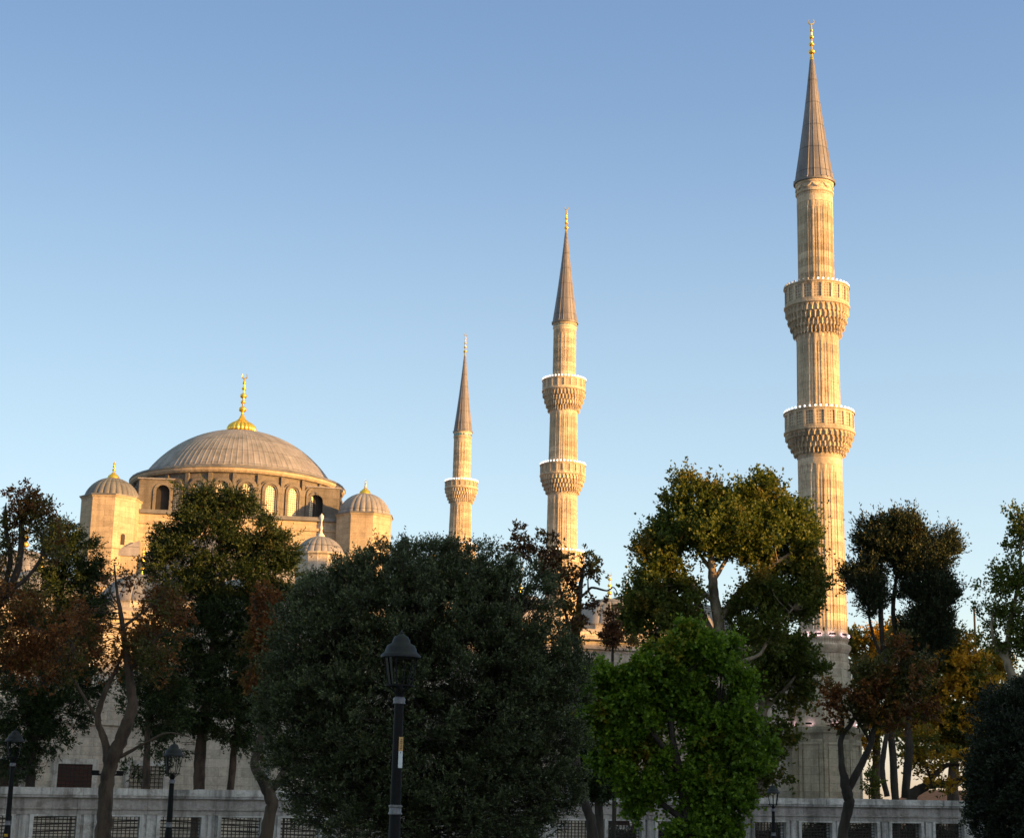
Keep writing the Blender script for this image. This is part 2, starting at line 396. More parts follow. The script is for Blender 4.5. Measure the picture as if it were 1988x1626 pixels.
def muqarnas(b, r0, z0, r1, z1, c, n=38, tiers=4):
    """stalactite corbel: tiers of little pointed niches growing outward"""
    per = 10; m = n * per; rows = []
    dz = (z1 - z0) / tiers
    for k in range(tiers):
        ra = r0 + (r1 - r0) * (k / tiers) ** 0.85; rb = r0 + (r1 - r0) * ((k + 1) / tiers) ** 0.85
        for v in (0.0, 0.01, 0.25, 0.5, 0.72, 0.88, 0.99):
            row = []
            for i in range(m):
                u = ((i + (per / 2 if k % 2 else 0)) % per) / per
                e = abs(u - 0.5) * 2
                wd = 0.78 * math.sqrt(max(0, 1 - v ** 1.6))
                if v == 0.0: r = ra * 0.995
                elif e < wd: r = ra * 0.995 + (rb - ra) * (0.24 + 0.35 * v)
                else:
                    r = rb if e > 0.45 or v > 0.5 else rb * 0.99
                    if v < 0.3 and e < 0.93: r = ra + (rb - ra) * 0.55
                row.append(r)
            rows.append((z0 + (k + v) * dz - (0.10 * dz if v == 0.01 else 0), row))
    vs = []
    for z, row in rows:
        for i, r in enumerate(row):
            a = i / m * 2 * math.pi
            vs.append((c[0] + r * math.cos(a), c[1] + r * math.sin(a), z))
    fs = [(j * m + i, j * m + (i + 1) % m, (j + 1) * m + (i + 1) % m, (j + 1) * m + i) for j in range(len(rows) - 1) for i in range(m)]
    b.add(vs, fs)
    # hanging drops along the lowest tiers
    for k in (0, 1, 2):
        rb = r0 + (r1 - r0) * ((k + 1) / tiers) ** 0.85
        zz = z0 + k * dz
        for i in range(n):
            a = (i + (0.5 if k % 2 else 0)) / n * 2 * math.pi
            x, y = c[0] + (rb * 0.985) * math.cos(a), c[1] + (rb * 0.985) * math.sin(a)
            s_ = 0.028 * r1
            b.lathe([(0.01, zz - dz * 0.38), (s_ * 0.8, zz - dz * 0.12), (s_, zz + 0.03)], 5, (x, y))

bulb_cache = {}
def balcony(parent, c, zr, zp, zm, rb, rs, nb=40, br=0.085, off_below=None, broken=0.0, label=None):
    """zr rim, zp parapet foot, zm muqarnas foot; rb rim radius, rs shaft radius under it"""
    b = MB(); muqarnas(b, rs * 1.0, zm, rb * 0.985, zp, c)
    b.lathe([(rs * 0.6, zp - 0.01), (rb * 0.985, zp - 0.01), (rb * 1.02, zp + 0.05), (rb * 1.02, zp + 0.16), (rb * 0.985, zp + 0.2), (rs * 0.5, zp + 0.2)], 80, c, cap=False)
    bal = auto(b.build('balcony', M_STONE, parent), 40)
    n = 20; p = MB(); q = MB(); hp = zr - zp
    z0 = zp + 0.2; H = zr - z0
    for i in range(n):
        a0 = i / n * 2 * math.pi; a1 = (i + 1) / n * 2 * math.pi
        def P(t, r, z):
            x0, y0 = math.cos(a0), math.sin(a0); x1, y1 = math.cos(a1), math.sin(a1)
            return (c[0] + r * (x0 + (x1 - x0) * t), c[1] + r * (y0 + (y1 - y0) * t), z)
        def slab(mb, t0, t1, ra, rb_, za, zb):
            mb.add([P(t0, ra, za), P(t1, ra, za), P(t1, rb_, za), P(t0, rb_, za), P(t0, ra, zb), P(t1, ra, zb), P(t1, rb_, zb), P(t0, rb_, zb)],
                   [(0, 1, 2, 3), (7, 6, 5, 4), (4, 5, 1, 0), (5, 6, 2, 1), (6, 7, 3, 2), (7, 4, 0, 3)])
        R0, R1 = rb * 0.955, rb * 1.0
        slab(p, 0, 0.14, R0, R1, z0, zr); slab(p, 0.86, 1, R0, R1, z0, zr)
        slab(p, 0.14, 0.86, R0, R1, z0, z0 + H * 0.14); slab(p, 0.14, 0.86, R0, R1, zr - H * 0.10, zr)
        slab(q, 0.14, 0.86, R0 * 1.002, R0 * 1.015, z0 + H * 0.14, zr - H * 0.10)
    p.lathe([(rb * 0.94, zr), (rb * 1.025, zr + 0.004), (rb * 1.025, zr + 0.07), (rb * 0.94, zr + 0.075)], 60, c, cap=False)
    p.build('parapet', M_STONE, bal); q.build('carved_panel', M_PANEL, bal)
    key = round(br, 3)
    if key not in bulb_cache:
        mb = MB(); mb.sphere((0, 0, 0), br, 8, 6); mb.lathe([(br * 0.35, -br * 1.6), (br * 0.35, -br * 0.8)], 6)
        o = auto(mb.build('light_bulb', M_BULB), 60); me1 = o.data; me2 = me1.copy(); me2.materials.clear(); me2.materials.append(M_OFF)
        bpy.data.objects.remove(o); bulb_cache[key] = (me1, me2)
    me1, me2 = bulb_cache[key]
    for i in range(nb):
        a = i / nb * 2 * math.pi + 0.03
        # fittings on the far side stand behind the shaft and stay
        me = me1
        if off_below is not None and math.cos(a - off_below) > broken: me = me2
        o = bpy.data.objects.new('light_bulb', me); COL.objects.link(o); o.parent = bal
        o.location = (c[0] + rb * 0.985 * math.cos(a), c[1] + rb * 0.985 * math.sin(a), zr + 0.075 + br * 1.35)
    return bal

def minaret(label, Y, axis, spire, shafts, balcs, base, nb, br, garland=False, tiles=False):
    """axis(py)->px of the axis; all heights read as photo rows at that distance."""
    p0 = at(axis(1560), 1560, Y); c = (at(axis(900), 900, Y).x, Y)
    root = thing('minaret', label, 'minaret', (c[0], c[1], 0))
    C = (0, 0)
    Z = lambda py: zat(axis(py), py, Y)
    Rm = lambda px, py: px * mpp(axis(py), py, Y)
    # spire
    (ytop, yc0, yc1, rc) = spire
    z0, z1 = Z(yc1), Z(yc0); r = Rm(rc, yc1)
    b = MB(); ns = 18
    def m(a, z):
        t = (a * ns / (2 * math.pi)) % 1
        return 1.035 if t < 0.08 else 1.0
    prof = [(r * 0.6, z0 - 0.02), (r * 1.04, z0 - 0.02), (r * 1.05, z0 + 0.12), (r * 0.97, z0 + 0.2)]
    for k in range(1, 13):
        f = k / 12; prof.append(((r * 0.97) * (1 - f) + 0.13 * f - 0.05 * r * math.sin(math.pi * f), z0 + 0.2 + (z1 - z0 - 0.2) * f))
    b.lathe(prof, ns * 12, C, mod=m)
    sp_ = b.build('spire', M_SPIRE, root)
    e = MB(); e.lathe([(r * 1.0, z0 - 0.10), (r * 1.075, z0 - 0.09), (r * 1.08, z0 + 0.03), (r * 1.0, z0 + 0.06)], 60, C, cap=False)
    e.build('eave_ring', M_LEADD, sp_)
    finial(z1 - 0.15, C, Z(ytop) - z1 + 0.15, M_GOLD, 'finial', sp_, fat=0.9)
    # shafts
    for i, (ya, yb, ra, rb) in enumerate(shafts):
        b = MB(); za, zb = Z(ya), Z(yb)          # ya top row, yb bottom row
        Ra, Rb = Rm(ra, ya), Rm(rb, yb)
        if i == 0:
            zt = za; hz = Rm(26 if garland else 12, ya)
            zc = za - hz
            b.lathe([(Ra * 1.0, zc), (Ra * 1.06, zc + 0.05), (Ra * 1.06, zc + 0.16), (Ra * 1.0, zc + 0.2), (Ra * 1.0, za - 0.3), (Ra * 1.07, za - 0.2), (Ra * 1.07, za - 0.09), (Ra * 0.8, za - 0.09)], 64, C, cap=False)
            if garland:
                for k in range(10):
                    a0 = k / 10 * 2 * math.pi; pts = []; rad = []
                    for t in range(9):
                        a = a0 + t / 8 * 2 * math.pi / 10
                        pts.append((Ra * 1.015 * math.cos(a), Ra * 1.015 * math.sin(a), zc + 0.62 - 0.28 * math.sin(math.pi * t / 8))); rad.append(0.03 + 0.05 * math.sin(math.pi * t / 8))
                    b.tube(pts, rad, 5)
            zb_ = zc
        else: zb_ = za
        fluted(b, Rb, zb, Ra, zb_, C)
        sh = auto(b.build('shaft', M_STONE, root), 30)
        if i == 0 and tiles:
            for k in range(20):
                a = (k + 0.5) / 20 * 2 * math.pi; t = MB(); w_ = 0.11
                zc = za - hz + 0.24
                t.box(-w_, w_, -0.03, 0.03, zc, za - 0.33, lambda x, y, z, a=a: (math.cos(a) * (Ra * 1.005 + y) - math.sin(a) * x, math.sin(a) * (Ra * 1.005 + y) + math.cos(a) * x, z))
                t.build('tile_window', M_TILE, sh)
    for (yr, yp, ym, rb, rs, off, brk) in balcs:
        balcony(root, C, Z(yr), Z(yp), Z(ym), Rm(rb, yr), Rm(rs, ym), nb, br, off, brk)
    if base: base(root, C, Z, Rm)
    return root, c

def base_right(root, C, Z, Rm):
    rf = Rm(46.5, 1240)
    b = MB()
    z = Z(1246)
    b.lathe([(rf, z - 0.02), (rf * 1.06, z + 0.08), (rf * 1.06, z + 0.25), (rf, z + 0.34)], 60, C, cap=False)
    b.lathe([(rf * 1.02, z - 0.75), (rf * 1.07, z - 0.6), (rf * 1.13, z - 0.42), (rf * 1.13, z - 0.28), (rf * 1.0, z - 0.15), (rf, z)], 60, C, cap=False)
    auto(b.build('ring_moulding', M_STONE, root), 50)
    pts = []
    b = MB(); zt, zb = z - 0.7, Z(1412)
    r0, r1 = rf * 1.0, Rm(62, 1412) / math.cos(math.pi / 8)
    prof = []
    # round on top spreading to an octagon below
    n = 48; rows = 12; vs = []
    off = R_(-90 - 14)
    for j in range(rows + 1):
        f = j / rows; zz = zt + (zb - zt) * f
        for i in range(n):
            a = i / n * 2 * math.pi
            d = ((a - off) % (math.pi / 4)) - math.pi / 8
            ro = math.cos(math.pi / 8) / math.cos(d)
            k = min(1, f * 2.2)
            rr_ = r0 + (r1 - r0) * (f ** 1.15)
            q = rr_ * (1 - k + k * ro)
            vs.append((q * math.cos(a), q * math.sin(a), zz))
    fs = [((j + 1) * n + i, (j + 1) * n + (i + 1) % n, j * n + (i + 1) % n, j * n + i) for j in range(rows) for i in range(n)]
    b.add(vs, fs); b.build('tapering_base', M_STONE, root)
    # octagonal pedestal with cornice and raised corner strips
    def octa(mb, prof, extra=0):
        vs = []
        for (r, zz) in prof:
            for i in range(8):
                a = off + i * math.pi / 4; vs.append((r * math.cos(a), r * math.sin(a), zz))
        k = len(prof)
        mb.add(vs, [(j * 8 + i, j * 8 + (i + 1) % 8, (j + 1) * 8 + (i + 1) % 8, (j + 1) * 8 + i) for j in range(k - 1) for i in range(8)] + [tuple(range((k - 1) * 8, k * 8))])
    b = MB(); R = r1 * 1.03
    octa(b, [(R * 0.97, zb - 0.75), (R * 1.0, zb - 0.55), (R * 1.07, zb - 0.35), (R * 1.09, zb - 0.18), (R * 1.09, zb - 0.02), (R * 0.96, zb + 0.06)])
    b.build('pedestal_cornice', M_STONE, root)
    b = MB(); octa(b, [(R * 0.97, 0), (R * 0.97, zb - 0.75)])
    ap = R * 0.97 * math.cos(math.pi / 8); hw = R * 0.97 * math.sin(math.pi / 8)
    for i in range(8):
        a = off + (i + 0.5) * math.pi / 4
        f = lambda x, y, zz, a=a: (math.cos(a) * (ap + y) - math.sin(a) * x, math.sin(a) * (ap + y) + math.cos(a) * x, zz)
        for (x0, x1) in ((-hw * 0.97, -hw * 0.72), (hw * 0.72, hw * 0.97)): b.box(x0, x1, -0.02, 0.07, 0.02, zb - 1.1, f)
        b.box(-hw * 0.97, hw * 0.97, -0.02, 0.075, zb - 1.1, zb - 0.77, f)
        b.box(-hw * 0.62, hw * 0.62, -0.02, 0.05, 0.3, zb - 1.35, f)
    b.build('pedestal', M_STONE, root)
    # small pink flood lamps standing on the ledges (they are switched on in the photo)
    for (rr_, zz, cnt, a_) in ((rf * 1.05, z + 0.32, 12, 0.1), (R * 1.0, zb + 0.1, 8, 0.0)):
        for i in range(cnt):
            a = off + math.pi / 8 + i * 2 * math.pi / cnt
            if cnt == 12: rad = rf * 1.085
            else: rad = R * 0.99
            m = MB(); m.box(-0.2, 0.2, 0.03, 0.12, 0, 0.11, lambda x, y, q, a=a, rad=rad, zz=zz: (math.cos(a) * (rad + y) - math.sin(a) * x, math.sin(a) * (rad + y) + math.cos(a) * x, zz + q))
            fx = m.build('flood_lamp', M_IRON, root)
            m = MB(); m.box(-0.17, 0.17, -0.02, 0.027, 0.02, 0.09, lambda x, y, q, a=a, rad=rad, zz=zz: (math.cos(a) * (rad + y) - math.sin(a) * x, math.sin(a) * (rad + y) + math.cos(a) * x, zz + q))
            m.build('lamp_glass', M_PINK, fx)
def base_plain(yw):
    def f(root, C, Z, Rm):
        r = Rm(yw[1], yw[0]); z = Z(yw[0])
        b = MB(); b.lathe([(r * 1.45, 0), (r * 1.45, z * 0.62), (r * 1.5, z * 0.64), (r * 1.05, z * 0.8), (r, z)], 16, C)
        b.build('pedestal', M_STONE, root)
    return f
ax_r = lambda y: 1579 + (y - 40) * 0.0150
ax_m = lambda y: 1106 - (y - 400) * 0.0265
ax_l = lambda y: 905.5 - (y - 645) * 0.034
LEFTDIR = math.pi      # towards -x
minR, cR = minaret('nearest and tallest stone minaret, two balconies, carved garland under its spire', 108, ax_r,
    (36, 113, 357, 37.5), [(357, 565, 34.5, 35), (640, 808, 40.5, 42), (872, 1246, 42.5, 46.5)],
    [(563, 603, 652, 62, 40.5, LEFTDIR, 0.15), (806, 846, 884, 67, 42.5, None, 0)], base_right, 40, 0.070, garland=True)
minM, cM = minaret('middle one of the three stone minarets, with blue tiles under its spire', 171, ax_m,
    (400, 450, 628, 24), [(628, 742, 22, 22.5), (792, 905, 26.5, 28), (952, 1075, 28.5, 30), (1120, 1330, 31, 33)],
    [(741, 763, 798, 42, 26.5, None, 0), (905, 927, 957, 44, 28.5, None, 0), (1075, 1097, 1125, 45, 31, None, 0)], base_plain((1330, 33)), 40, 0.09, tiles=True)
minL, cL = minaret('most distant and smallest looking stone minaret, first right of the great dome', 223, ax_l,
    (645, 689, 839, 18), [(839, 937, 17, 17.5), (972, 1060, 20.5, 22.5), (1100, 1330, 22.5, 25)],
    [(937, 951, 975, 32, 20.5, None, 0), (1060, 1076, 1100, 33, 22.5, None, 0)], base_plain((1330, 25)), 40, 0.10, tiles=True)

# ------------------------------------------------------------------ mosque prayer hall
YD = 187.0
PD = at(463, 936, YD); CD = (PD.x, YD)
ROT = R_(9)
hall = thing('mosque', 'great mosque with wide grey ribbed dome, gold onion finial and cream corner towers', 'mosque', (CD[0], CD[1], 0))
kD = mpp(463, 936, YD)
def hz(py, Y=YD, px=463): return zat(px, py, Y)
# everything below is in hall coordinates, turned by ROT
def rot(x, y, z=0): return (x * math.cos(ROT) - y * math.sin(ROT), x * math.sin(ROT) + y * math.cos(ROT), z)
zb = hz(939); za = hz(838); RD = 182 * kD
b = MB(); ns = 100
H = za - zb
# spherical cap through rim radius RD and height H
def cap_profile(RD, H, zb, k=22):
    Rs = (RD * RD + H * H) / (2 * H); t = math.asin(min(1, RD / Rs)); 
    if H > RD: t = math.pi - t
    return [(max(1e-4, Rs * math.sin(t * (1 - i / k))), zb + Rs * math.cos(t * (1 - i / k)) - (Rs - H)) for i in range(k + 1)]
def seam(ns, d, w=0.09):
    def m(a, z):
        t = (a * ns / (2 * math.pi)) % 1
        return 1 + (d if t < w else 0)
    return m
b.lathe(cap_profile(RD, H, zb, 26), ns * 8, (0, 0), mod=seam(ns, 0.0045, 0.13))
b.lathe([(RD * 0.98, zb - 0.05), (RD * 1.012, zb - 0.02), (RD * 1.02, zb + 0.1), (RD * 0.99, zb + 0.2)], 152, (0, 0), mod=seam(76, 0.006, 0.5), cap=False)
dome = b.build('main_dome', M_LEAD, hall)
# onion and stem
zo = za - 0.12; b = MB()
ro = 27 * kD
def gad(a, z): return 0.96 + 0.09 * abs(math.sin(a * 10)) ** 0.7 
prof = []
for f, q in ((0, 0.94), (0.08, 1.02), (0.2, 1.04), (0.34, 0.99), (0.46, 0.87), (0.57, 0.68), (0.66, 0.47), (0.76, 0.31), (0.88, 0.20), (1.0, 0.15)):
    prof.append((ro * q, zo + f * 34 * kD))
b.lathe(prof, 120, (0, 0), mod=gad)
on = auto(b.build('gilded_onion', M_GOLD, dome), 60)
zf = zo + 33 * kD
b = MB(); hh = hz(724) - zf
prof = [(0.24, zf), (0.15, zf + 0.3)]
for fpos, q in ((0.16, 7.8), (0.33, 5), (0.47, 7.0), (0.64, 4.4), (0.77, 3.4)):
    q *= kD; zc = zf + fpos * hh
    prof += [(0.12, zc - q * 0.8)] + [(q * math.cos(a * math.pi / 7.5), zc + 0.75 * q * math.sin(a * math.pi / 7.5)) for a in range(-3, 4)] + [(0.12, zc + q * 0.8)]
prof += [(0.05, zf + hh * 0.87)]
b.lathe(prof, 14, (0, 0))
Rc = 5 * kD; cc = Vector((0, 0, zf + hh * 0.93)); pts = []; rad = []
for i in range(17):
    a = R_(-90) + (i / 16 - 0.5) * R_(300); pts.append(cc + Vector((math.cos(a) * Rc, 0, math.sin(a) * Rc))); rad.append(0.22 * Rc * (1 - abs(i / 8 - 1) ** 2) + 0.02)
b.tube(pts, rad, 6)
auto(b.build('finial', M_GOLD, dome), 60)
# eave, cornice and drum
RW = 205 * kD
zc1 = zb - 0.35
b = MB(); b.lathe([(RD * 0.96, zb - 0.03), (RD * 1.0, zb - 0.05), (RW * 1.0, zb - 0.22), (RW * 1.012, zb - 0.46), (RW * 0.985, zb - 0.48)], 112, (0, 0), mod=seam(56, 0.003, 0.4), cap=False)
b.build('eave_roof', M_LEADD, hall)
zD0 = zat(463, 1001, 174.3)
b = MB(); b.lathe([(RW * 0.95, zb - 0.95), (RW * 0.985, zb - 0.93), (RW * 1.0, zb - 0.75), (RW * 1.008, zb - 0.49), (RW * 0.99, zb - 0.485)], 112, (0, 0), cap=False)
b.build('cornice', M_CREAM, hall)
b = MB(); b.lathe([(RW * 0.955, zD0 - 3.5), (RW * 0.955, zb - 0.9)], 112, (0, 0), cap=False)
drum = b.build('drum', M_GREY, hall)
# windows round the drum
NW = 28; hwid = 0.56; zw0 = zat(463, 994, 175.3); wh = zat(463, 936, 175.3) - zw0 + 0.35
def arch_pts(w_, h, n=10):      # outline from lower left, over the arch, to lower right
    pts = [(-w_, 0)]
    for i in range(n + 1):
        a = math.pi - math.pi * i / n; pts.append((w_ * math.cos(a), h - w_ + w_ * math.sin(a)))
    return pts + [(w_, 0)]
def arch_ring(mb, wi, hi, wo, ho, y0, y1, fn, zsh=0.0):
    a = arch_pts(wi, hi); o = arch_pts(wo, ho); n = len(a); vs = []
    for (p, y) in ((a, y0), (o, y0), (a, y1), (o, y1)): vs += [fn(x, y, z + zsh) for x, z in p]
    fs = []
    for i in range(n - 1):
        fs += [(2 * n + i, 3 * n + i, 3 * n + i + 1, 2 * n + i + 1), (i, i + 1, n + i + 1, n + i), (n + i, n + i + 1, 3 * n + i + 1, 3 * n + i), (i + 1, i, 2 * n + i, 2 * n + i + 1)]
    mb.add(vs, [tuple(reversed(f)) for f in fs])
def arch_panel(mb, w_, h, y0, y1, fn, zsh=0.0):
    a = arch_pts(w_, h); n = len(a)
    vs = [fn(x, y0, z + zsh) for x, z in a] + [fn(x, y1, z + zsh) for x, z in a]
    mb.add(vs, [tuple(range(n, 2 * n)), tuple(reversed(range(n)))] + [(i, (i + 1) % n, n + (i + 1) % n, n + i) for i in range(n)])
surr = MB()
fr = lambda x, y, z: (x, y, z)
arch_ring(surr, hwid, wh - 0.35, hwid + 0.16, wh - 0.19, 0.0, -0.30, fr)
arch_ring(surr, hwid + 0.16, wh - 0.19, hwid + 0.42, wh + 0.06, 0.0, -0.42, fr)
arch_ring(surr, hwid + 0.42, wh + 0.06, hwid + 0.62, wh + 0.26, 0.0, -0.24, fr)
lat = MB(); arch_panel(lat, hwid, wh - 0.35, -0.03, -0.12, fr)
pil = MB(); pil.box(-0.2, 0.2, 0.1, -0.3, -0.9, zb - 1.0 - zw0)
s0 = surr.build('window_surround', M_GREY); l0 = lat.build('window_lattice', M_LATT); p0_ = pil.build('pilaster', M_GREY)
for i in range(NW):
    a = ROT + (i + 0.36) / NW * 2 * math.pi
    for src, da in ((s0, 0), (l0, 0), (p0_, math.pi / NW)):
        o = src.copy(); COL.objects.link(o); o.parent = drum
        aa = a + da; rr2 = RW * 0.955
        o.location = (rr2 * math.cos(aa), rr2 * math.sin(aa), zw0); o.rotation_euler = (0, 0, aa + math.pi / 2)
for o in (s0, l0, p0_): bpy.data.objects.remove(o)
# lead ledge + central square block
HB = 12.6
b = MB()
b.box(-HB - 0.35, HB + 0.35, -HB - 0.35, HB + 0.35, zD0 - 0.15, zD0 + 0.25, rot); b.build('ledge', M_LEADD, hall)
b = MB(); b.box(-HB, HB, -HB, HB, 4, zD0 - 0.152, rot)
for zz in (zD0 - 1.2,): b.box(-HB - 0.2, HB + 0.2, -HB - 0.2, HB + 0.2, zz, zz + 0.3, rot)
blk = b.build('central_block', M_CREAM, hall)
for x in (7.2,):
    m = MB(); m.box(x - 0.55, x + 0.55, -HB - 0.12, -HB + 0.05, zD0 - 4.6, zD0 - 2.6, rot); m.build('window', M_COURT, blk)
    m = MB()
    for (x0, x1, z0, z1) in ((x - 0.8, x - 0.552, -4.85, -2.35), (x + 0.552, x + 0.8, -4.85, -2.35), (x - 0.552, x + 0.552, -2.598, -2.35), (x - 0.552, x + 0.552, -4.85, -4.602)):
        m.box(x0, x1, -HB - 0.2, -HB + 0.05, zD0 + z0, zD0 + z1, rot)
    m.build('window_frame', M_CREAM, blk)
# buttress blocks at the drum's corners, sloped lead tops, dark arched passages
for (px, Yb, sgn) in ((303, 176.5, -1), (627, 180.5, 1)):
    q = at(px, 960, Yb); k = mpp(px, 960, Yb)
    ang = math.atan2(q.y - CD[1], q.x - CD[0])
    zt, z0 = zat(px, 928 if sgn < 0 else 945, Yb), zD0 + 0.25
    lx, ly = q.x - CD[0], q.y - CD[1]
    fa = -math.pi / 2 + (0.12 if sgn > 0 else -0.02) + ROT * 0.6
    def fb(x, y, z, lx=lx, ly=ly, fa=fa):
        return (lx + x * math.cos(fa + math.pi / 2) - y * math.sin(fa + math.pi / 2), ly + x * math.sin(fa + math.pi / 2) + y * math.cos(fa + math.pi / 2), z)
    b = MB(); W2 = 1.75
    zt2 = zt - 0.2
    # body with an opening on the inner side
    ox = 0.75 * -sgn
    b.box(-W2, W2, 0.12, 6.0, z0, zt2, fb)
    b.box(-W2, ox - 0.75, -0.5, 0.118, z0, zt2, fb); b.box(ox + 0.75, W2, -0.5, 0.118, z0, zt2, fb)
    b.box(ox - 0.75, ox + 0.75, -0.5, 0.118, z0 + 3.2, zt2, fb)
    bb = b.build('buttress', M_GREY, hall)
    m = MB(); fo = lambda x, y, z: fb(x + ox, y, z)
    arch_panel(m, 0.72, 3.15, 0.10, 0.02, fo, z0 + 0.0); m.build('passage', M_DARK, bb)
    m = MB(); arch_ring(m, 0.72, 3.15, 0.98, 3.45, -0.46, -0.62, fo, z0); m.build('arch_trim', M_GREY, bb)
    m = MB()
    m.add([fb(-W2 - 0.15, -0.65, zt2 - 0.02), fb(W2 + 0.15, -0.65, zt2 - 0.02), fb(W2 + 0.15, 6, zt2 + 0.9), fb(-W2 - 0.15, 6, zt2 + 0.9),
           fb(-W2 - 0.15, -0.65, zt2 + 0.12), fb(W2 + 0.15, -0.65, zt2 + 0.12), fb(W2 + 0.15, 6, zt2 + 1.05), fb(-W2 - 0.15, 6, zt2 + 1.05)],
          [(3, 2, 1, 0), (4, 5, 6, 7), (0, 1, 5, 4), (1, 2, 6, 5), (2, 3, 7, 6), (3, 0, 4, 7)])
    m.build('lead_cap', M_LEAD, bb)

def ribbed_dome(b, R, H, z, c, n=24, d=0.035):
    def m(a, zz): return 1 + d * (abs(math.sin(a * n / 2)) ** 0.6 - 0.5)
    b.lathe([(R * 0.97, z - 0.02)] + [(r, q) for r, q in cap_profile(R, H, z, 14)], n * 10, c, mod=m)
def tower(px, py, Y, wpx, apex, fin, name='corner_tower', down=1068, off=0.25, win=None):
    p = at(px, py, Y); k = mpp(px, py, Y); c = (p.x - CD[0], p.y - CD[1])
    R = wpx / 2 * k / math.cos(math.pi / 8) * 0.985
    zt = p.z; zbm = zat(px, down, Y)
    def octa(mb, prof):
        vs = []
        for (r, zz) in prof:
            for i in range(8): a = off + i * math.pi / 4; vs.append((c[0] + r * math.cos(a), c[1] + r * math.sin(a), zz))
        kk = len(prof)
        mb.add(vs, [(j * 8 + i, j * 8 + (i + 1) % 8, (j + 1) * 8 + (i + 1) % 8, (j + 1) * 8 + i) for j in range(kk - 1) for i in range(8)] + [tuple(range((kk - 1) * 8, kk * 8))])
    b = MB(); octa(b, [(R * 1.0, 3), (R * 1.0, zbm - 0.25), (R * 1.045, zbm - 0.1), (R * 1.045, zbm + 0.1), (R * 0.985, zbm + 0.16), (R * 0.985, zt - 0.3), (R * 1.03, zt - 0.12), (R * 1.03, zt - 0.04)])
    t = b.build(name, M_CREAM, hall)
    b = MB(); octa(b, [(R * 0.9, zt - 0.038), (R * 1.06, zt - 0.036), (R * 1.06, zt + 0.08), (R * 0.9, zt + 0.2)])
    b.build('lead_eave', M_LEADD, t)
    b = MB(); Rd = wpx / 2 * k * 0.955
    ribbed_dome(b, Rd, zat(px, apex, Y) - zt, zt + 0.08, c, 26, 0.05)
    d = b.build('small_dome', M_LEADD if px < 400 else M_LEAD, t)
    za_ = zat(px, apex, Y); hf = zat(px, fin, Y) - za_
    m = MB(); m.lathe([(0.6, za_ - 0.25), (0.62, za_ + 0.02), (0.5, za_ + 0.3), (0.22, za_ + 0.55), (0.1, za_ + 0.7)], 24, c, mod=lambda a, z: 1 + 0.05 * abs(math.sin(a * 6)))
    auto(m.build('finial_bulb', M_GOLD, t), 60)
    finial(za_ + 0.55, c, hf - 0.55, M_GOLD, 'finial', t, beads=3, fat=1.6, flip=-1)
    if win:
        a, zz = win
        m = MB(); ap = R * 0.985 * math.cos(math.pi / 8)
        arch_panel(m, 0.24, 1.15, ap - 0.15, ap + 0.03, lambda x, y, z, a=a: (c[0] + math.cos(a) * y - math.sin(a) * x, c[1] + math.sin(a) * y + math.cos(a) * x, z), zz)
        m.build('slit_window', M_DARK, t)
    return t
tower(217, 969, 172.5, 109, 929, 893, down=1068, off=R_(-115), win=(R_(-115 + 67.5), zat(247, 1062, 172)))
tower(707, 1003, 176.5, 106, 959, 930, down=1085, off=R_(-112))
# far pair of corner towers, mostly behind the drum
for (ux, uy) in ((-13, 13.5), (13, 13.5)):
    x, y, _ = rot(ux, uy); b = MB(); b.lathe([(3.1, 3), (3.1, zD0 - 1.5)], 8, (x, y)); t = b.build('corner_tower', M_CREAM, hall)
    b = MB(); ribbed_dome(b, 2.9, 2.2, zD0 - 1.49, (x, y)); b.build('small_dome', M_LEAD, t)
# half dome on the front, its stepped walls and side chapels
b = MB(); Rh = 10.2; zh = zD0 - 11.5
x, y, _ = rot(0, -HB + 0.3)
Hh = 9.6
b.lathe(cap_profile(Rh, Hh, zh, 18), 40 * 8, (x, y), mod=seam(80, 0.007, 0.12), cap=False, a0=ROT - math.pi - 0.02, a1=ROT + 0.02)
b.build('half_dome', M_LEAD, hall)
b = MB(); b.lathe([(Rh + 0.5, 3), (Rh + 0.5, zh - 0.2), (Rh + 0.9, zh), (Rh + 0.9, zh + 0.25), (Rh * 0.98, zh + 0.5)], 48, (x, y), cap=False, a0=ROT - math.pi, a1=ROT)
b.build('half_dome_wall', M_CREAM, hall)
for sx in (-1, 1):
    for k, (w0, w1, dz) in enumerate(((9.6, 12.4, 5.0), (10.4, 13.6, 8.5), (10.4, 15.5, 11.5))):
        x0, x1 = sorted((sx * w0, sx * w1)); y0 = -HB - 2.5 - 2.4 * k; y1 = -HB - 0.01 - 2.42 * k - (0.1 if k else 0); zt_ = zD0 - dz
        b = MB(); b.box(x0, x1, y0, y1, 3, zt_, rot); st = b.build('stepped_wall', M_CREAM, hall)
        b = MB()       # lead covered slope of the step, falling outward
        hi, lo = (zt_ + 1.5, zt_ + 0.02); xi, xo = (x0 - 0.15, x1 + 0.15)
        za1, zb1 = (hi, lo) if sx > 0 else (lo, hi)
        v = [rot(xi, y0 - 0.15, zt_ + 0.004), rot(xo, y0 - 0.15, zt_ + 0.004), rot(xo, y1, zt_ + 0.004), rot(xi, y1, zt_ + 0.004), rot(xi, y0 - 0.15, za1 + 0.12), rot(xo, y0 - 0.15, zb1 + 0.12), rot(xo, y1, zb1 + 0.12), rot(xi, y1, za1 + 0.12)]
        b.add(v, [(3, 2, 1, 0), (4, 5, 6, 7), (0, 1, 5, 4), (1, 2, 6, 5), (2, 3, 7, 6), (3, 0, 4, 7)]); b.build('lead_slope', M_LEAD, st)
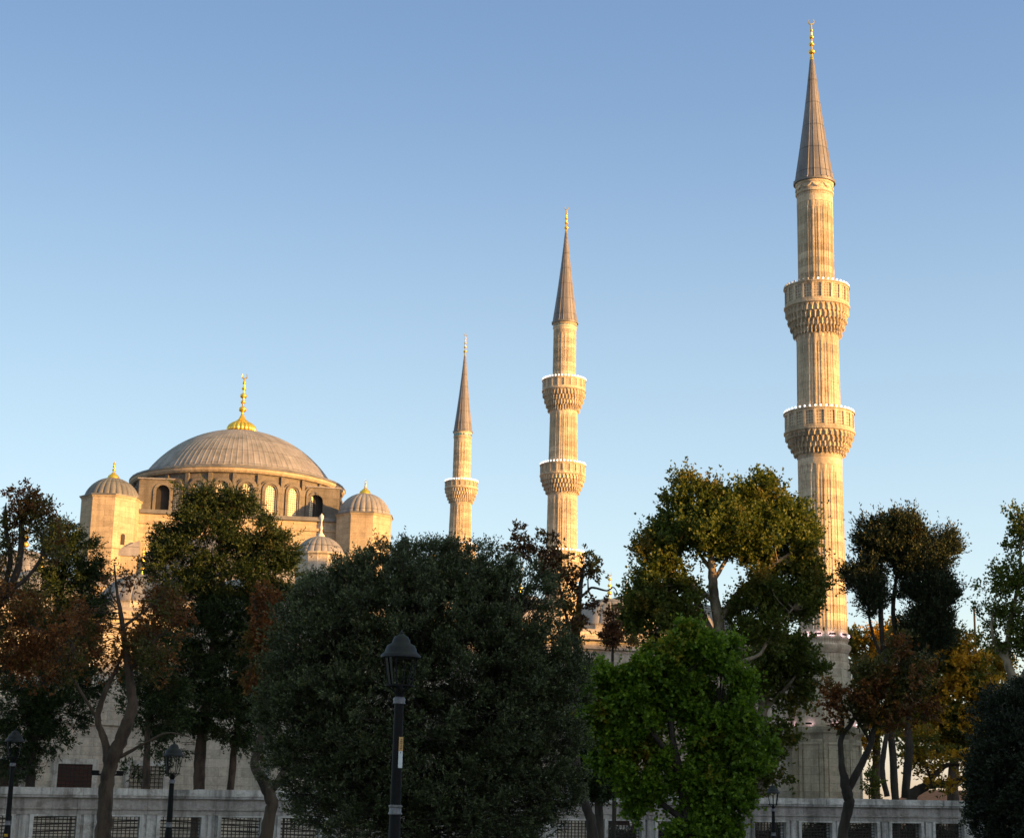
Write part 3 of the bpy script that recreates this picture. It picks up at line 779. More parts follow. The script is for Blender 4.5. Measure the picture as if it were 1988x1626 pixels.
# the hall's outer block and the small domes at its corners
HO = 25.5; zO = 20.0
b = MB(); b.box(-HO, HO, -HO, HO, 0, zO, rot); b.box(-HO - 0.4, HO + 0.4, -HO - 0.4, HO + 0.4, zO + 0.004, zO + 0.35, rot)
ob = b.build('hall_wall', M_CREAM, hall)
for i in range(9):
    for row in range(2):
        xx = -HO + 3.2 + i * 5.6
        m = MB(); arch_panel(m, 0.8, 2.6, -HO - 0.08, -HO + 0.05, lambda x, y, z, xx=xx: rot(x + xx, y, z), 8.2 + row * 5.6)
        m.build('arched_window', M_DARK, ob)
b = MB(); b.box(-HO + 0.8, HO - 0.8, -HO + 0.8, HO - 0.8, zO + 0.36, zO + 0.9, rot); b.build('lead_roof', M_LEAD, ob)
for (ux, uy) in ((-20, -20), (20, -20), (-20, 20), (20, 20)):
    x, y, _ = rot(ux, uy); b = MB(); b.lathe([(4.2, zO + 0.5), (4.2, zO + 2.2), (4.4, zO + 2.4)], 16, (x, y)); t = b.build('corner_drum', M_CREAM, hall)
    b = MB(); ribbed_dome(b, 4.1, 3.3, zO + 2.41, (x, y), 28, 0.03); b.build('corner_dome', M_LEAD, t)
    finial(zO + 5.6, (x, y), 2.6, M_GOLD, 'finial', t, beads=3, fat=1.6)

# ------------------------------------------------------------------ courtyard with arcade domes and gate
UC = Vector((cR[0] + 40, 0, 0))
dirc = Vector((math.cos(R_(13)), math.sin(R_(13)), 0)); nrc = Vector((-dirc.y, dirc.x, 0))
PC = Vector((cR[0] - 0.5, cR[1] + 0.5, 0))
def cf(x, y, z): q = PC + dirc * x + nrc * y; return (q.x, q.y, z)
court = thing('courtyard', 'grey cream courtyard building with small lead domes and grilled windows behind the marble wall', 'courtyard', (0, 0, 0))
LW = 58; ZC = 12.3
b = MB(); b.box(-LW, -1.2, 0, 1.4, 0, ZC, cf)
for z0, z1, e in ((ZC + 0.002, ZC + 0.45, 0.45), (ZC - 0.55, ZC - 0.3, 0.2), (6.2, 6.5, 0.15), (0.01, 0.9, 0.2)):
    b.box(-LW, -1.2, -e, 1.4, z0, z1, cf) if e != 0.45 else b.box(-LW, -1.2, -e, 1.9, z0, z1, cf)
fw = b.build('front_wall', M_COURT, court)
b = MB(); b.box(-1.3, 0.1, 1.41, 61, 0, ZC - 0.02, cf); b.box(-1.7, 0.5, 1.9, 61, ZC, ZC + 0.45, cf); b.box(-1.3, 0.25, 1.41, 61, 6.2, 6.5, cf)
sw = b.build('side_wall', M_COURT, court)
b = MB(); b.box(-LW, -1.9, 1.92, 9, ZC - 0.2, ZC + 0.9, cf); b.box(-8, -1.75, 9.02, 60, ZC - 0.2, ZC + 0.88, cf); b.build('arcade_roof', M_LEAD, court)
# windows: two rows, dark red shutters behind iron grilles in pale marble frames
def grille(mb, w_, h, nx, nz, y, fn, z0, t=0.022):
    for i in range(nx + 1):
        x = -w_ + 2 * w_ * i / nx; mb.box(x - t, x + t, y - t, y + t, z0, z0 + h, fn)
    for j in range(nz + 1):
        z = z0 + h * j / nz; mb.box(-w_, w_, y - t * 0.6 - 0.03, y + t * 0.6 - 0.03, z - t, z + t, fn)
# first window centre is read at the photo's left window
def xs_on_wall(px, py):
    d = FW + RI * ((px - CX) / F_PX) + UP * ((CY - py) / F_PX)
    # intersect ray with vertical plane of the front wall
    t = (PC - EYE).dot(nrc) / d.dot(nrc); q = EYE + d * t
    return (q - PC).dot(dirc), q.z
xa, zwt = xs_on_wall(147, 1482); xb, _ = xs_on_wall(286, 1483)
stepw = xb - xa
wt = MB()
k0 = -5
for i in range(-4, 14):
    xx = xa + i * stepw
    if xx > -2.5 or xx < -LW + 1.5 or i == 2: continue
    f = lambda x, y, z, xx=xx: cf(x + xx, y, z)
    m = MB()
    for (x0, x1, z0, z1) in ((-1.25, -0.95, zwt - 3.0, zwt + 0.3), (0.95, 1.25, zwt - 3.0, zwt + 0.3), (-0.948, 0.948, zwt, zwt + 0.3), (-0.948, 0.948, zwt - 3.0, zwt - 2.75)):
        m.box(x0, x1, -0.16, 0.02, z0, z1, f)
    fo = m.build('window_frame', M_MARBLE, fw)
    red = (i in (-1, 0, 5, 8))
    m = MB(); m.box(-0.948, 0.948, -0.05, -0.01, zwt - 2.748, zwt - 0.002, f); m.build('shutter', M_RED if red else M_COURT, fo)
    m = MB(); grille(m, 0.94, 2.74, 8, 12, -0.11, f, zwt - 2.75); m.build('window_grille', M_GRILL, fo)
for i in range(-4, 14):
    xx = xa + i * stepw
    if xx > -2.5 or xx < -LW + 1.5: continue
    f = lambda x, y, z, xx=xx: cf(x + xx, y, z)
    m = MB(); arch_ring(m, 0.75, 2.6, 0.98, 2.85, 0.02, -0.14, f, 7.6); fo = m.build('arched_window_frame', M_COURT, fw)
    m = MB(); arch_panel(m, 0.75, 2.6, -0.01, -0.05, f, 7.6); m.build('window_lattice', M_LATT, fo)
# arcade domes
for i in range(9):
    x, y, _ = cf(-6 - i * 6.0, 5.4, 0)
    if abs(i - 4) < 0.6: continue
    m = MB(); m.lathe([(2.7, ZC + 0.85), (2.7, ZC + 1.3), (2.8, ZC + 1.4)], 16, (x, y)); dr = m.build('arcade_drum', M_COURT, court)
    m = MB(); ribbed_dome(m, 2.62, 1.9, ZC + 1.41, (x, y), 20, 0.03); m.build('arcade_dome', M_LEAD, dr)
    finial(ZC + 3.2, (x, y), 1.9, M_GOLD, 'finial', dr, beads=3, fat=1.0)
# gate block with its little turret and white stone finial
xg, zg = xs_on_wall(622, 1075)
sY = 101.0
pg = at(621, 1076, sY); kg = mpp(621, 1076, sY)
gl = MB()
xc = (Vector((pg.x, pg.y, 0)) - PC).dot(dirc)
gl.box(xc - 2.3, xc + 2.3, -1.2, 4.2, 0, pg.z - 2.6, cf); gl.box(xc - 2.6, xc + 2.6, -1.5, 4.5, pg.z - 2.598, pg.z - 2.2, cf)
gate = gl.build('gate_block', M_COURT, court)
gc = (pg.x, pg.y)
m = MB(); m.lathe([(46 * kg, pg.z - 2.2), (46 * kg, pg.z - 0.2), (50 * kg, pg.z - 0.1), (50 * kg, pg.z)], 16, gc); tu = m.build('turret_drum', M_COURT, gate)
m = MB(); ribbed_dome(m, 47 * kg, (1076 - 1041) * kg, pg.z + 0.01, gc, 22, 0.05); m.build('turret_dome', M_LEAD, gate)
zt = pg.z + 34 * kg
m = MB(); prof = [(8 * kg, zt), (8.5 * kg, zt + 2 * kg), (3.5 * kg, zt + 8 * kg), (2.2 * kg, zt + 13 * kg), (3.8 * kg, zt + 18 * kg), (2.0 * kg, zt + 22 * kg), (1.5 * kg, zt + 30 * kg), (4.0 * kg, zt + 38 * kg), (4.3 * kg, zt + 42 * kg), (1.5 * kg, zt + 45 * kg), (0.01, zt + 47 * kg)]
m.lathe(prof, 12, gc); auto(m.build('stone_finial', M_WSTONE, gate), 70)
# domed pavilion with pillared drum above the side wall
yp = 140.0; pp = at(1215, 1205, yp); kp = mpp(1215, 1205, yp); pc_ = (pp.x, pp.y)
pav = thing('pavilion', 'stone pavilion with ribbed grey dome on short pillars, right of the middle minaret', 'pavilion', (pc_[0], pc_[1], 0))
m = MB(); ribbed_dome(m, 61 * kp, 49 * kp, pp.z, (0, 0), 18, 0.05); dm = m.build('dome', M_LEAD, pav)
finial(pp.z + 47 * kp, (0, 0), 34 * kp, M_GOLD, 'finial', dm, beads=4, fat=1.1)
z1, z0 = pp.z, zat(1215, 1247, yp)
m = MB(); m.lathe([(72 * kp, z1 - 0.35), (76 * kp, z1 - 0.25), (76 * kp, z1 - 0.002), (56 * kp, z1 + 0.1)], 32, (0, 0)); m.lathe([(84 * kp, z0 - 0.4), (88 * kp, z0 - 0.2), (88 * kp, z0)], 32, (0, 0))
m.build('ring_cornice', M_COURT, pav)
for i in range(20):
    a = i / 20 * 2 * math.pi; m = MB()
    m.box(-0.22, 0.22, -0.3, 0.3, z0, z1 - 0.35, lambda x, y, z, a=a: (math.cos(a) * (70 * kp + y) - math.sin(a) * x, math.sin(a) * (70 * kp + y) + math.cos(a) * x, z))
    m.build('pillar', M_COURT, pav)
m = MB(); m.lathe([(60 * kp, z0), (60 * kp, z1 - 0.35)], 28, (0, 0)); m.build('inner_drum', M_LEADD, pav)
m = MB(); m.lathe([(92 * kp, 0), (92 * kp, z0 - 1.6), (97 * kp, z0 - 1.4), (97 * kp, z0 - 1.1), (84 * kp, z0 - 0.9), (84 * kp, z0 - 0.4)], 8, (0, 0)); m.build('octagonal_wall', M_CREAM, pav)

# ------------------------------------------------------------------ marble precinct wall in front
A = at(0, 1560, 64.0); B = at(1912, 1590, 80.0)
dw = Vector((B.x - A.x, B.y - A.y, 0)); LEN = dw.length; dw.normalize(); nw = Vector((-dw.y, dw.x, 0))
zl = [zat(0, y, 64.0) for y in (1526, 1545, 1566, 1582)]
slope = (zat(1912, 1553.5, 80.0) - zl[0]) / LEN
def wf(x, y, z): return (A.x + dw.x * x + nw.x * y, A.y + dw.y * x + nw.y * y, z + slope * x)
pwall = thing('precinct_wall', 'long weathered marble wall with heavy coping and iron grilled openings', 'wall', (0, 0, 0))
XL = -14.0
def wx(px):
    d = FW + RI * ((px - CX) / F_PX) + UP * ((CY - 1590) / F_PX); t = (A - EYE).dot(nw) / d.dot(nw)
    q = EYE + d * t; return (Vector((q.x, q.y, 0)) - Vector((A.x, A.y, 0))).dot(dw)
XR = wx(1916)
x = XL; i = 0
random.seed(3)
while x < XR - 0.05:                                    # coping laid in blocks
    l = min(random.uniform(1.9, 3.3), XR - x); 
    if XR - x - l < 0.7: l = XR - x
    b = MB(); dz = random.uniform(-0.012, 0.012); e = random.uniform(-0.01, 0.01); t0 = zl[0] + dz; t1 = zl[1]
    for (y0, y1, z0, z1) in ((-0.22 + e, 0.62, t1 + 0.09, t0), (-0.16 + e, 0.58, t1 + 0.001, t1 + 0.088)): b.box(x + 0.006, x + l - 0.006, y0, y1, z0, z1, wf)
    b.build('coping_block', M_MARBLE, pwall); x += l
b = MB()
b.box(XL, XR - 0.02, -0.02, 0.46, zl[2] + 0.03, zl[1], wf)
b.box(XL, XR - 0.01, -0.10, 0.5, zl[2] - 0.035, zl[2] + 0.028, wf)
b.box(XL, XR - 0.02, -0.05, 0.46, zl[3] + 0.06, zl[2] - 0.037, wf)
b.build('frieze', M_FRIEZE, pwall)
s_bay = 2.33; x0 = wx(107); hw = 0.78; zo_ = zl[3]; zs = 0.15
b = MB(); b.box(XL, XR - 0.02, -0.05, 0.46, -0.9, zs, wf); b.build('plinth', M_MARBLE, pwall)
k = -6; prev = XL
while True:
    c = x0 + k * s_bay
    if c - hw - 0.2 > XR - 0.6 or c + hw > XR: break
    if c - hw < XL: k += 1; continue
    b = MB(); b.box(prev, c - hw - 0.14, 0.02, 0.42, zs, zo_ + 0.058, wf)
    # sunken face strip on pier
    b.box(prev + 0.12, c - hw - 0.26, -0.03, 0.018, zs + 0.001, zo_ + 0.057, wf)
    b.build('pier', M_MARBLE, pwall)
    b = MB(); b.box(c - hw - 0.138, c - hw, -0.07, 0.44, zs + 0.001, zo_ + 0.059, wf); b.box(c + hw, c + hw + 0.138, -0.07, 0.44, zs + 0.001, zo_ + 0.059, wf)
    b.box(c - hw + 0.001, c + hw - 0.001, -0.07, 0.44, zo_ + 0.001, zo_ + 0.059, wf)
    fo = b.build('opening_frame', M_MARBLE, pwall)
    b = MB(); f = lambda x, y, z, c=c: wf(x + c, y, z)
    grille(b, hw, zo_ - zs, 10, 9, 0.2, f, zs, 0.016); b.build('iron_grille', M_GRILL, fo)
    prev = c + hw + 0.14; k += 1
b = MB(); b.box(prev, XR - 0.03, 0.02, 0.42, zs, zo_ + 0.058, wf); b.build('pier', M_MARBLE, pwall)

hr = thing('stair_railing', 'dark iron stair railing seen through the left grilles of the marble wall', 'railing', (0, 0, 0))
def rf(x, y, z): q = A + dw * (x + 1) + nw * (7 + y); return (q.x, q.y, z)
for k in range(4):
    m = MB(); m.tube([rf(-2, 0, 0.45 + 0.28 * k), rf(6, 0, 0.9 + 0.28 * k), rf(14, 0, 0.6 + 0.2 * k), rf(17, 0, 0.3 + 0.2 * k)], [0.03] * 4, 6); m.build('rail', M_GRILL, hr)
for k in range(13):
    m = MB(); m.tube([rf(-2 + k * 1.5, 0, 0), rf(-2 + k * 1.5, 0, 1.55)], [0.03] * 2, 6); m.build('post', M_GRILL, hr)
# ------------------------------------------------------------------ street lamps
def street_lamp(label, px, ytop, Y, capw, tilt=0.0, sticker=False, yellow=False, poly=6, hl_=0.40):
    p = at(px, 1600, Y); top = zat(px, ytop, Y); k = mpp(px, ytop, Y)
    q = at(px, ytop, Y)
    root = thing('street_lamp', label, 'street lamp', (q.x, Y, 0), 'black lantern street lamps')
    W = capw * k / 2; u = W / 0.29               # unit scale: cap radius .29 m
    # cap: knob, upper bell, lower bell
    zt = top - 0.085 * u
    cap = MB()
    cap.lathe([(W * 0.93, zt - 0.335 * u), (W, zt - 0.33 * u), (W * 1.0, zt - 0.30 * u), (W * 0.90, zt - 0.275 * u), (W * 0.80, zt - 0.25 * u), (W * 0.76, zt - 0.20 * u), (W * 0.68, zt - 0.155 * u),
               (W * 0.46, zt - 0.12 * u), (W * 0.43, zt - 0.08 * u), (W * 0.34, zt - 0.03 * u), (W * 0.14, zt), (W * 0.09, zt + 0.015 * u), (W * 0.10, zt + 0.03 * u), (W * 0.04, zt + 0.05 * u), (0.004, top)], 32)
    co = auto(cap.build('lantern_cap', M_IRON2, root), 50)
    zc = zt - 0.33 * u; hl = hl_ * u; zb_ = zc - hl
    fr_ = MB(); n = poly
    rt, rb_ = W * 0.84, W * 0.58
    for i in range(n):
        a = (i + 0.3) / n * 2 * math.pi
        fr_.tube([(rt * math.cos(a), rt * math.sin(a), zc + 0.01), (rb_ * math.cos(a), rb_ * math.sin(a), zb_)], [0.011 * u, 0.011 * u], 5)
        fr_.tube([(rb_ * 1.0 * math.cos(a), rb_ * math.sin(a), zb_), (0.05 * u * math.cos(a), 0.05 * u * math.sin(a), zb_ - 0.11 * u)], [0.010 * u, 0.012 * u], 5)
    fr_.lathe([(rb_ * 0.8, zb_ - 0.012 * u), (rb_ * 1.28, zb_ - 0.010 * u), (rb_ * 1.28, zb_ + 0.012 * u), (rb_ * 0.8, zb_ + 0.014 * u)], 24, cap=False)
    fr_.lathe([(0.05 * u, zb_ - 0.19 * u), (0.055 * u, zb_ - 0.15 * u), (0.08 * u, zb_ - 0.09 * u), (0.05 * u, zb_ - 0.04 * u), (0.04 * u, zb_)], 16)
    auto(fr_.build('lantern_frame', M_IRON, root), 50)
    g_ = MB(); g_.lathe([(rt * 0.97, zc), (rb_ * 0.97, zb_ + 0.014 * u)], n * 1, mod=None, cap=False)
    g_.build('lantern_glass', M_GLASS, root)
    zp = zb_ - 0.155 * u; rp = 0.076 * u
    po = MB()
    po.lathe([(rp * 1.9, 0), (rp * 1.9, 0.25), (rp * 1.5, 0.32), (rp * 1.35, 0.9), (rp * 1.25, 1.0), (rp * 1.12, 1.02), (rp * 1.04, zp * 0.55), (rp * 0.86, zp - 0.12 * u), (rp * 0.8, zp)], 20)
    pole = auto(po.build('pole', M_IRON, root), 40)
    c_ = MB(); c_.lathe([(rp * 0.85, zp - 0.105 * u), (rp * 1.2, zp - 0.095 * u), (rp * 1.08, zp - 0.07 * u), (rp * 1.18, zp - 0.035 * u), (rp * 1.0, zp - 0.01 * u), (rp * 0.8, zp)], 20, cap=False)
    auto(c_.build('collar', M_COLLAR, pole), 50)
    zcl = zat(px, 1567, Y) if sticker else zp * 0.42
    zcl = max(zcl, 1.2)
    c_ = MB(); c_.lathe([(rp * 1.0, zcl - 0.10 * u), (rp * 1.3, zcl - 0.09 * u), (rp * 1.3, zcl - 0.075 * u), (rp * 1.12, zcl - 0.06 * u), (rp * 1.12, zcl + 0.0 * u), (rp * 1.28, zcl + 0.01 * u), (rp * 1.28, zcl + 0.03 * u), (rp * 1.0, zcl + 0.04 * u)], 20, cap=False)
    auto(c_.build('collar', M_COLLAR, pole), 50)
    def patch(name, mat, z0, z1, a0, a1, e=0.006):
        mm = MB(); r = rp * 1.06 + e
        mm.lathe([(r - 0.003, z0), (r, z0 + 0.001), (r, z1 - 0.001), (r - 0.003, z1)], 8, cap=False, a0=a0, a1=a1); mm.build(name, mat, pole)
    if sticker:
        zA, zB, zC_ = zat(px, 1430, Y), zat(px, 1457, Y), zat(px, 1490, Y)
        patch('ochre_sticker', M_OCHRE, zB, zA, R_(-75), R_(-22)); patch('white_sticker', M_WHITE, zC_, zB - 0.002, R_(-75), R_(-25))
        for j in range(6):
            zz = zB + (zA - zB) * (0.15 + j * 0.13); patch('printed_line', M_GRILL, zz, zz + 0.008, R_(-66 + 5 * (j % 3)), R_(-38), 0.009)
        patch('printed_line', M_GRILL, zB - 0.03, zB - 0.012, R_(-58), R_(-50), 0.009)
    if yellow:
        zy = zat(px, 1620, Y); patch('yellow_mark', M_YEL, zy - 0.09, zy + 0.03, R_(-120), R_(-60), 0.022)
    if tilt: root.rotation_euler = (0, tilt, 0)
    return root
street_lamp('nearest black lantern lamp, with orange and white stickers on its pole', 780, 1220, 23.0, 78, tilt=0.0, sticker=True)
street_lamp('black lantern lamp with clear panes standing just right of the forked rust leaved tree', 339, 1437, 56.0, 41, yellow=True, hl_=0.47)
street_lamp('black lantern lamp in shadow at the left edge of the photo', 31, 1412, 50.0, 37, yellow=True, hl_=0.47)
street_lamp('small distant lantern lamp between the green maple and the forked tree before the minaret', 1500.5, 1519, 71.0, 27, hl_=0.47)
# twin floodlight on its post behind the wall, and the far mast
p = at(209, 1503, 70.0); fl = thing('floodlight', 'low black twin floodlight on a post behind the forked trunk and marble wall', 'floodlight', (p.x, p.y, 0))
m = MB(); m.lathe([(0.05, 0), (0.045, p.z)], 10); m.build('post', M_IRON, fl)
m = MB(); m.box(-0.62, 0.62, -0.04, 0.04, p.z - 0.03, p.z + 0.04); m.build('crossbar', M_IRON, fl)
for sx in (-1, 1):
    m = MB(); m.box(sx * 0.5 - 0.14, sx * 0.5 + 0.14, -0.1, 0.1, p.z + 0.041, p.z + 0.17); m.build('lamp_head', M_IRON, fl)
p = at(1891, 1178, 118.0); ms = thing('mast', 'thin bare pole standing above the orange trees near the right edge', 'mast', (p.x, p.y, 0))
m = MB(); m.lathe([(0.14, 0), (0.10, p.z * 0.6), (0.07, p.z)], 10); m.build('pole', M_GRILL, ms)
m = MB(); m.sphere((0, 0, p.z), 0.12, 10, 6); m.build('cap', M_GRILL, ms)
p = at(1835, 1530, 150.0)
hs = thing('house', 'low tiled house far behind the wall under the orange tree', 'house', (p.x, p.y, 0))
m = MB(); m.box(-4, 4, -4, 4, 0, 3.2); m.build('wall', M_PLASTER, hs)
m = MB(); m.add([(-4.5, -4.5, 3.15), (4.5, -4.5, 3.15), (4.5, 4.5, 3.15), (-4.5, 4.5, 3.15), (-2.5, 0, 4.6), (2.5, 0, 4.6)], [(3, 2, 1, 0), (0, 1, 5, 4), (1, 2, 5), (2, 3, 4, 5), (3, 0, 4)]); m.build('roof', M_TERRA, hs)

# ------------------------------------------------------------------ town houses on the sunset side of the square (they throw the long shade)
sv = Vector((SX, SY, 0)).normalized(); tv = Vector((-sv.y, sv.x, 0))
random.seed(5); tau = -45.0; hn = 0
desc = ['plain town house with pitched roof', 'town house with wide tiled eaves', 'square town house with tiled roof']
while tau < 300:
    Lh = random.uniform(26, 38); Hh = random.uniform(24.2, 26.2)
    if 60 < tau + Lh / 2 < 140: Hh = 25.2
    def tf(x, y, z, tau=tau): q = sv * (60 + y) + tv * (tau + x); return (q.x, q.y, z)
    o = tf(Lh / 2, 7, 0)
    t = thing('town_house', '%s, %s in the row on the sunset side' % (desc[hn % 3], ['first', 'second', 'third', 'fourth', 'fifth', 'sixth', 'seventh', 'eighth', 'ninth', 'tenth', 'eleventh', 'twelfth', 'thirteenth', 'fourteenth'][hn]), 'town house', (0, 0, 0), 'town houses along the square')
    m = MB(); m.box(0, Lh - 0.02, 0, 14, 0, Hh - 3, tf); wl = m.build('wall', M_PLASTER, t)
    m = MB(); z = Hh - 3
    v = [tf(-0.0, -0.8, z), tf(Lh - 0.02, -0.8, z), tf(Lh - 0.02, 14.8, z), tf(0, 14.8, z), tf(0, 7, Hh), tf(Lh - 0.02, 7, Hh)]
    m.add(v, [(3, 2, 1, 0), (0, 1, 5, 4), (1, 2, 5), (2, 3, 4, 5), (3, 0, 4)]); m.build('roof', M_TERRA, t)
    wm = MB(); 
    for fl_ in range(5):
        for j in range(int(Lh // 4)):
            wm = MB(); wm.box(j * 4 + 1.3, j * 4 + 2.7, -0.06, 0.02, 2 + fl_ * 3.9, 4 + fl_ * 3.9, tf) if fl_ < 5 else None
            wm.build('window', M_DARK, wl)
    tau += Lh; hn += 1

# ------------------------------------------------------------------ trees
def curve(pts, n=6):
    """Catmull-Rom through points with radii (x,y,z,r)"""
    P = [np.array(p, float) for p in pts]; 
    if len(P) == 2: return [tuple(P[0] + (P[1] - P[0]) * t) for t in np.linspace(0, 1, n)]
    Q = [2 * P[0] - P[1]] + P + [2 * P[-1] - P[-2]]; out = []
    for i in range(1, len(Q) - 2):
        for k in range(n):
            t = k / n; a, b, c, d = Q[i - 1], Q[i], Q[i + 1], Q[i + 2]
            out.append(0.5 * ((2 * b) + (c - a) * t + (2 * a - 5 * b + 4 * c - d) * t * t + (3 * b - a - 3 * c + d) * t ** 3))
    out.append(P[-1]); return [tuple(q) for q in out]

def leaf_mesh(name, mat, parent, base, dirs, per, L, llen, lwid, spread, rc, jitter, origin, tint0, rng, tip=0.0, plume=0.0):
    """shoots: base (n,3), dirs (n,3); per leaves along each shoot"""
    n = len(base)
    t = rng.uniform(0.05, 1.0, (n, per)); Ls = L * rng.uniform(0.6, 1.3, (n, 1)) * (1 + plume * 1.6 * rng.uniform(0, 1, (n, 1)) ** 5)
    P = base[:, None, :] + dirs[:, None, :] * (t * Ls)[:, :, None] + rng.normal(0, jitter, (n, per, 3))
    P = P.reshape(-1, 3); D = np.repeat(dirs, per, axis=0)
    rnd = rng.normal(0, 1, P.shape); perp = rnd - (rnd * D).sum(1, keepdims=True) * D; perp /= np.linalg.norm(perp, axis=1, keepdims=True)
    sp_ = spread * rng.uniform(0.5, 1.2, (len(P), 1))
    LD = D * np.cos(sp_) + perp * np.sin(sp_)
    r2 = rng.normal(0, 1, P.shape); side = np.cross(LD, r2); side /= np.linalg.norm(side, axis=1, keepdims=True) + 1e-9
    ll = llen * rng.uniform(0.6, 1.25, (len(P), 1)); lw = lwid * rng.uniform(0.7, 1.2, (len(P), 1)) * 0.5
    nrm = np.cross(LD, side)
    v0 = P; v1 = P + LD * ll * 0.45 + side * lw + nrm * lw * 0.3; v2 = P + LD * ll; v3 = P + LD * ll * 0.45 - side * lw + nrm * lw * 0.3
    V = np.stack([v0, v1, v2, v3], 1).reshape(-1, 3) - np.array(origin)
    m = len(P); me = bpy.data.meshes.new(name)
    me.vertices.add(4 * m); me.vertices.foreach_set('co', V.astype(np.float32).ravel())
    me.loops.add(4 * m); me.loops.foreach_set('vertex_index', np.arange(4 * m, dtype=np.int32))
    me.polygons.add(m); me.polygons.foreach_set('loop_start', np.arange(0, 4 * m, 4, dtype=np.int32)); me.polygons.foreach_set('loop_total', np.full(m, 4, dtype=np.int32))
    me.update(calc_edges=True)
    a = me.attributes.new('tint', 'FLOAT', 'FACE')
    tn = np.clip((np.repeat(tint0, per) * 0.6 + rng.uniform(0, 1, m) * 0.4) * (1 - tip) + tip * (t.ravel() ** 2.0), 0, 1)
    a.data.foreach_set('value', tn.astype(np.float32))
    me.materials.append(mat)
    ob = bpy.data.objects.new(name, me); COL.objects.link(ob); ob.parent = parent
    return ob

TREES = 0
def tree(name, label, cat, Y, limbs, blobs, mat, barkm, ncl=120, shoots=40, per=9, L=0.35, llen=0.10, lwid=0.05, spread=0.8,
         out=0.6, up=0.5, rand=0.5, rc=0.45, shell=0.55, deep=None, twig=0.02, group=None, seed=1, spike=0.0, droop=0.0, gap=0.0, gf=0.0, tip=0.2, rough=0.30, plume=0.6, flat=0.8):
    """limbs: polylines of (px, py, dY, radius m). blobs: (px, py, rx, ry[, dY, weight])."""
    rng = np.random.default_rng(seed)
    b0 = limbs[0][0]; base = at(b0[0], b0[1], Y + b0[2])
    root = thing(name, label, cat, (base.x, base.y, 0), group)
    tb = MB(); sk = []
    for li, l in enumerate(limbs):
        pts = [(*at(q[0], q[1], Y + q[2]), q[3]) for q in l]
        if li == 0:
            f = pts[0]; pts = [(f[0], f[1], 0.0, f[3] * 1.3), (f[0], f[1], min(0.5, f[2] * 0.4), f[3] * 1.05)] + pts if f[2] > 0.8 else [(f[0], f[1], -0.1, f[3] * 1.4)] + pts[1:]
        c = curve(pts, 6)
        # knots and wobble
        w_ = []
        for q in c:
            j = q[3] * 0.07; w_.append((q[0] + rng.normal(0, j), q[1] + rng.normal(0, j), q[2] + rng.normal(0, j * 0.5), q[3] * rng.uniform(0.94, 1.07)))
        tb.tube([q[:3] for q in w_], [max(0.012, q[3]) for q in w_], 9)
        sk += w_
    SK = np.array(sk)
    # clusters
    B = []
    for bl in blobs:
        px, py, rx, ry = bl[:4]; dY = bl[4] if len(bl) > 4 else 0; wt = bl[5] if len(bl) > 5 else 1.0
        c = at(px, py, Y + dY); k = mpp(px, py, Y + dY)
        rd = deep if deep else rx * k
        B.append((c.x, c.y, c.z, rx * k, min(rd, rx * k * 1.6), ry * k, wt * (rx * ry) * k * k))
    B = np.array(B); wts = B[:, 6] / B[:, 6].sum()
    idx = rng.choice(len(B), ncl, p=wts)
    d = rng.normal(0, 1, (ncl, 3)); d /= np.linalg.norm(d, axis=1, keepdims=True)
    rad = np.where(rng.uniform(0, 1, ncl) < shell, rng.uniform(0.78, 1.02, ncl), rng.uniform(0.1, 0.85, ncl) ** 0.6)
    spk = 1 + spike * (rng.uniform(0, 1, ncl) ** 6) * np.clip(d[:, 2] + 0.4, 0, 1)
    lump = np.array([mnoise.noise(Vector(d[i] * 1.7) + Vector((idx[i] * 3.1, seed, 0))) + 0.6 * mnoise.noise(Vector(d[i] * 4.0) + Vector((idx[i] * 1.7, seed, 5))) for i in range(ncl)])
    spk = spk * (1 + rough * 1.3 * lump)
    CL = B[idx, :3] + d * rad[:, None] * B[idx, 3:6] * spk[:, None]
    O = d.copy()
    if gap > 0:        # leave real holes between the boughs
        fq = gf if gf else 1.0 / (np.sqrt(B[:, 3].mean() * B[:, 5].mean()) * 1.1)
        nv = np.array([mnoise.noise(Vector(CL[i] * fq + seed)) for i in range(ncl)])
        keep = nv > np.quantile(nv, gap); CL = CL[keep]; O = O[keep]; d = d[keep]; ncl = len(CL)
    # branchlets from nearest skeleton point
    for i in range(ncl):
        p = CL[i]; dd = np.linalg.norm(SK[:, :3] - p, axis=1) + np.maximum(0, SK[:, 2] - p[2]) * 0.8
        j = int(np.argmin(dd)); q = SK[j]
        if dd[j] > 12: continue
        mid = (q[:3] + p) / 2 + rng.normal(0, 0.07 * np.linalg.norm(p - q[:3]), 3); mid[2] -= 0.04 * dd[j]
        r = min(q[3] * 0.6, twig * (0.7 + 0.55 * dd[j]))
        c = curve([(*q[:3], r), (*mid, r * 0.65), (*p, r * 0.22)], 4)
        tb.tube([a[:3] for a in c], [max(0.006, a[3]) for a in c], 5)
    tr = tb.build('trunk', barkm, root)
    tr.data.polygons.foreach_set('use_smooth', [True] * len(tr.data.polygons))
    # shoots
    n = ncl * shoots
    cs = np.repeat(np.arange(ncl), shoots)
    csz = rng.uniform(0.65, 1.25, ncl)
    offs = rng.normal(0, 1, (n, 3)); offs /= np.linalg.norm(offs, axis=1, keepdims=True); offs *= (rc * csz[cs] * rng.uniform(0.15, 1, n) ** 0.5)[:, None]
    offs[:, 2] *= flat
    if droop: offs[:, 2] -= droop * rng.uniform(0, 1, n) ** 2
    base_ = CL[cs] + offs
    dirs = O[cs] * out + np.array([0, 0, 1.0]) * up + rng.normal(0, rand, (n, 3)) + offs / (rc + 1e-6) * 0.5
    dirs /= np.linalg.norm(dirs, axis=1, keepdims=True)
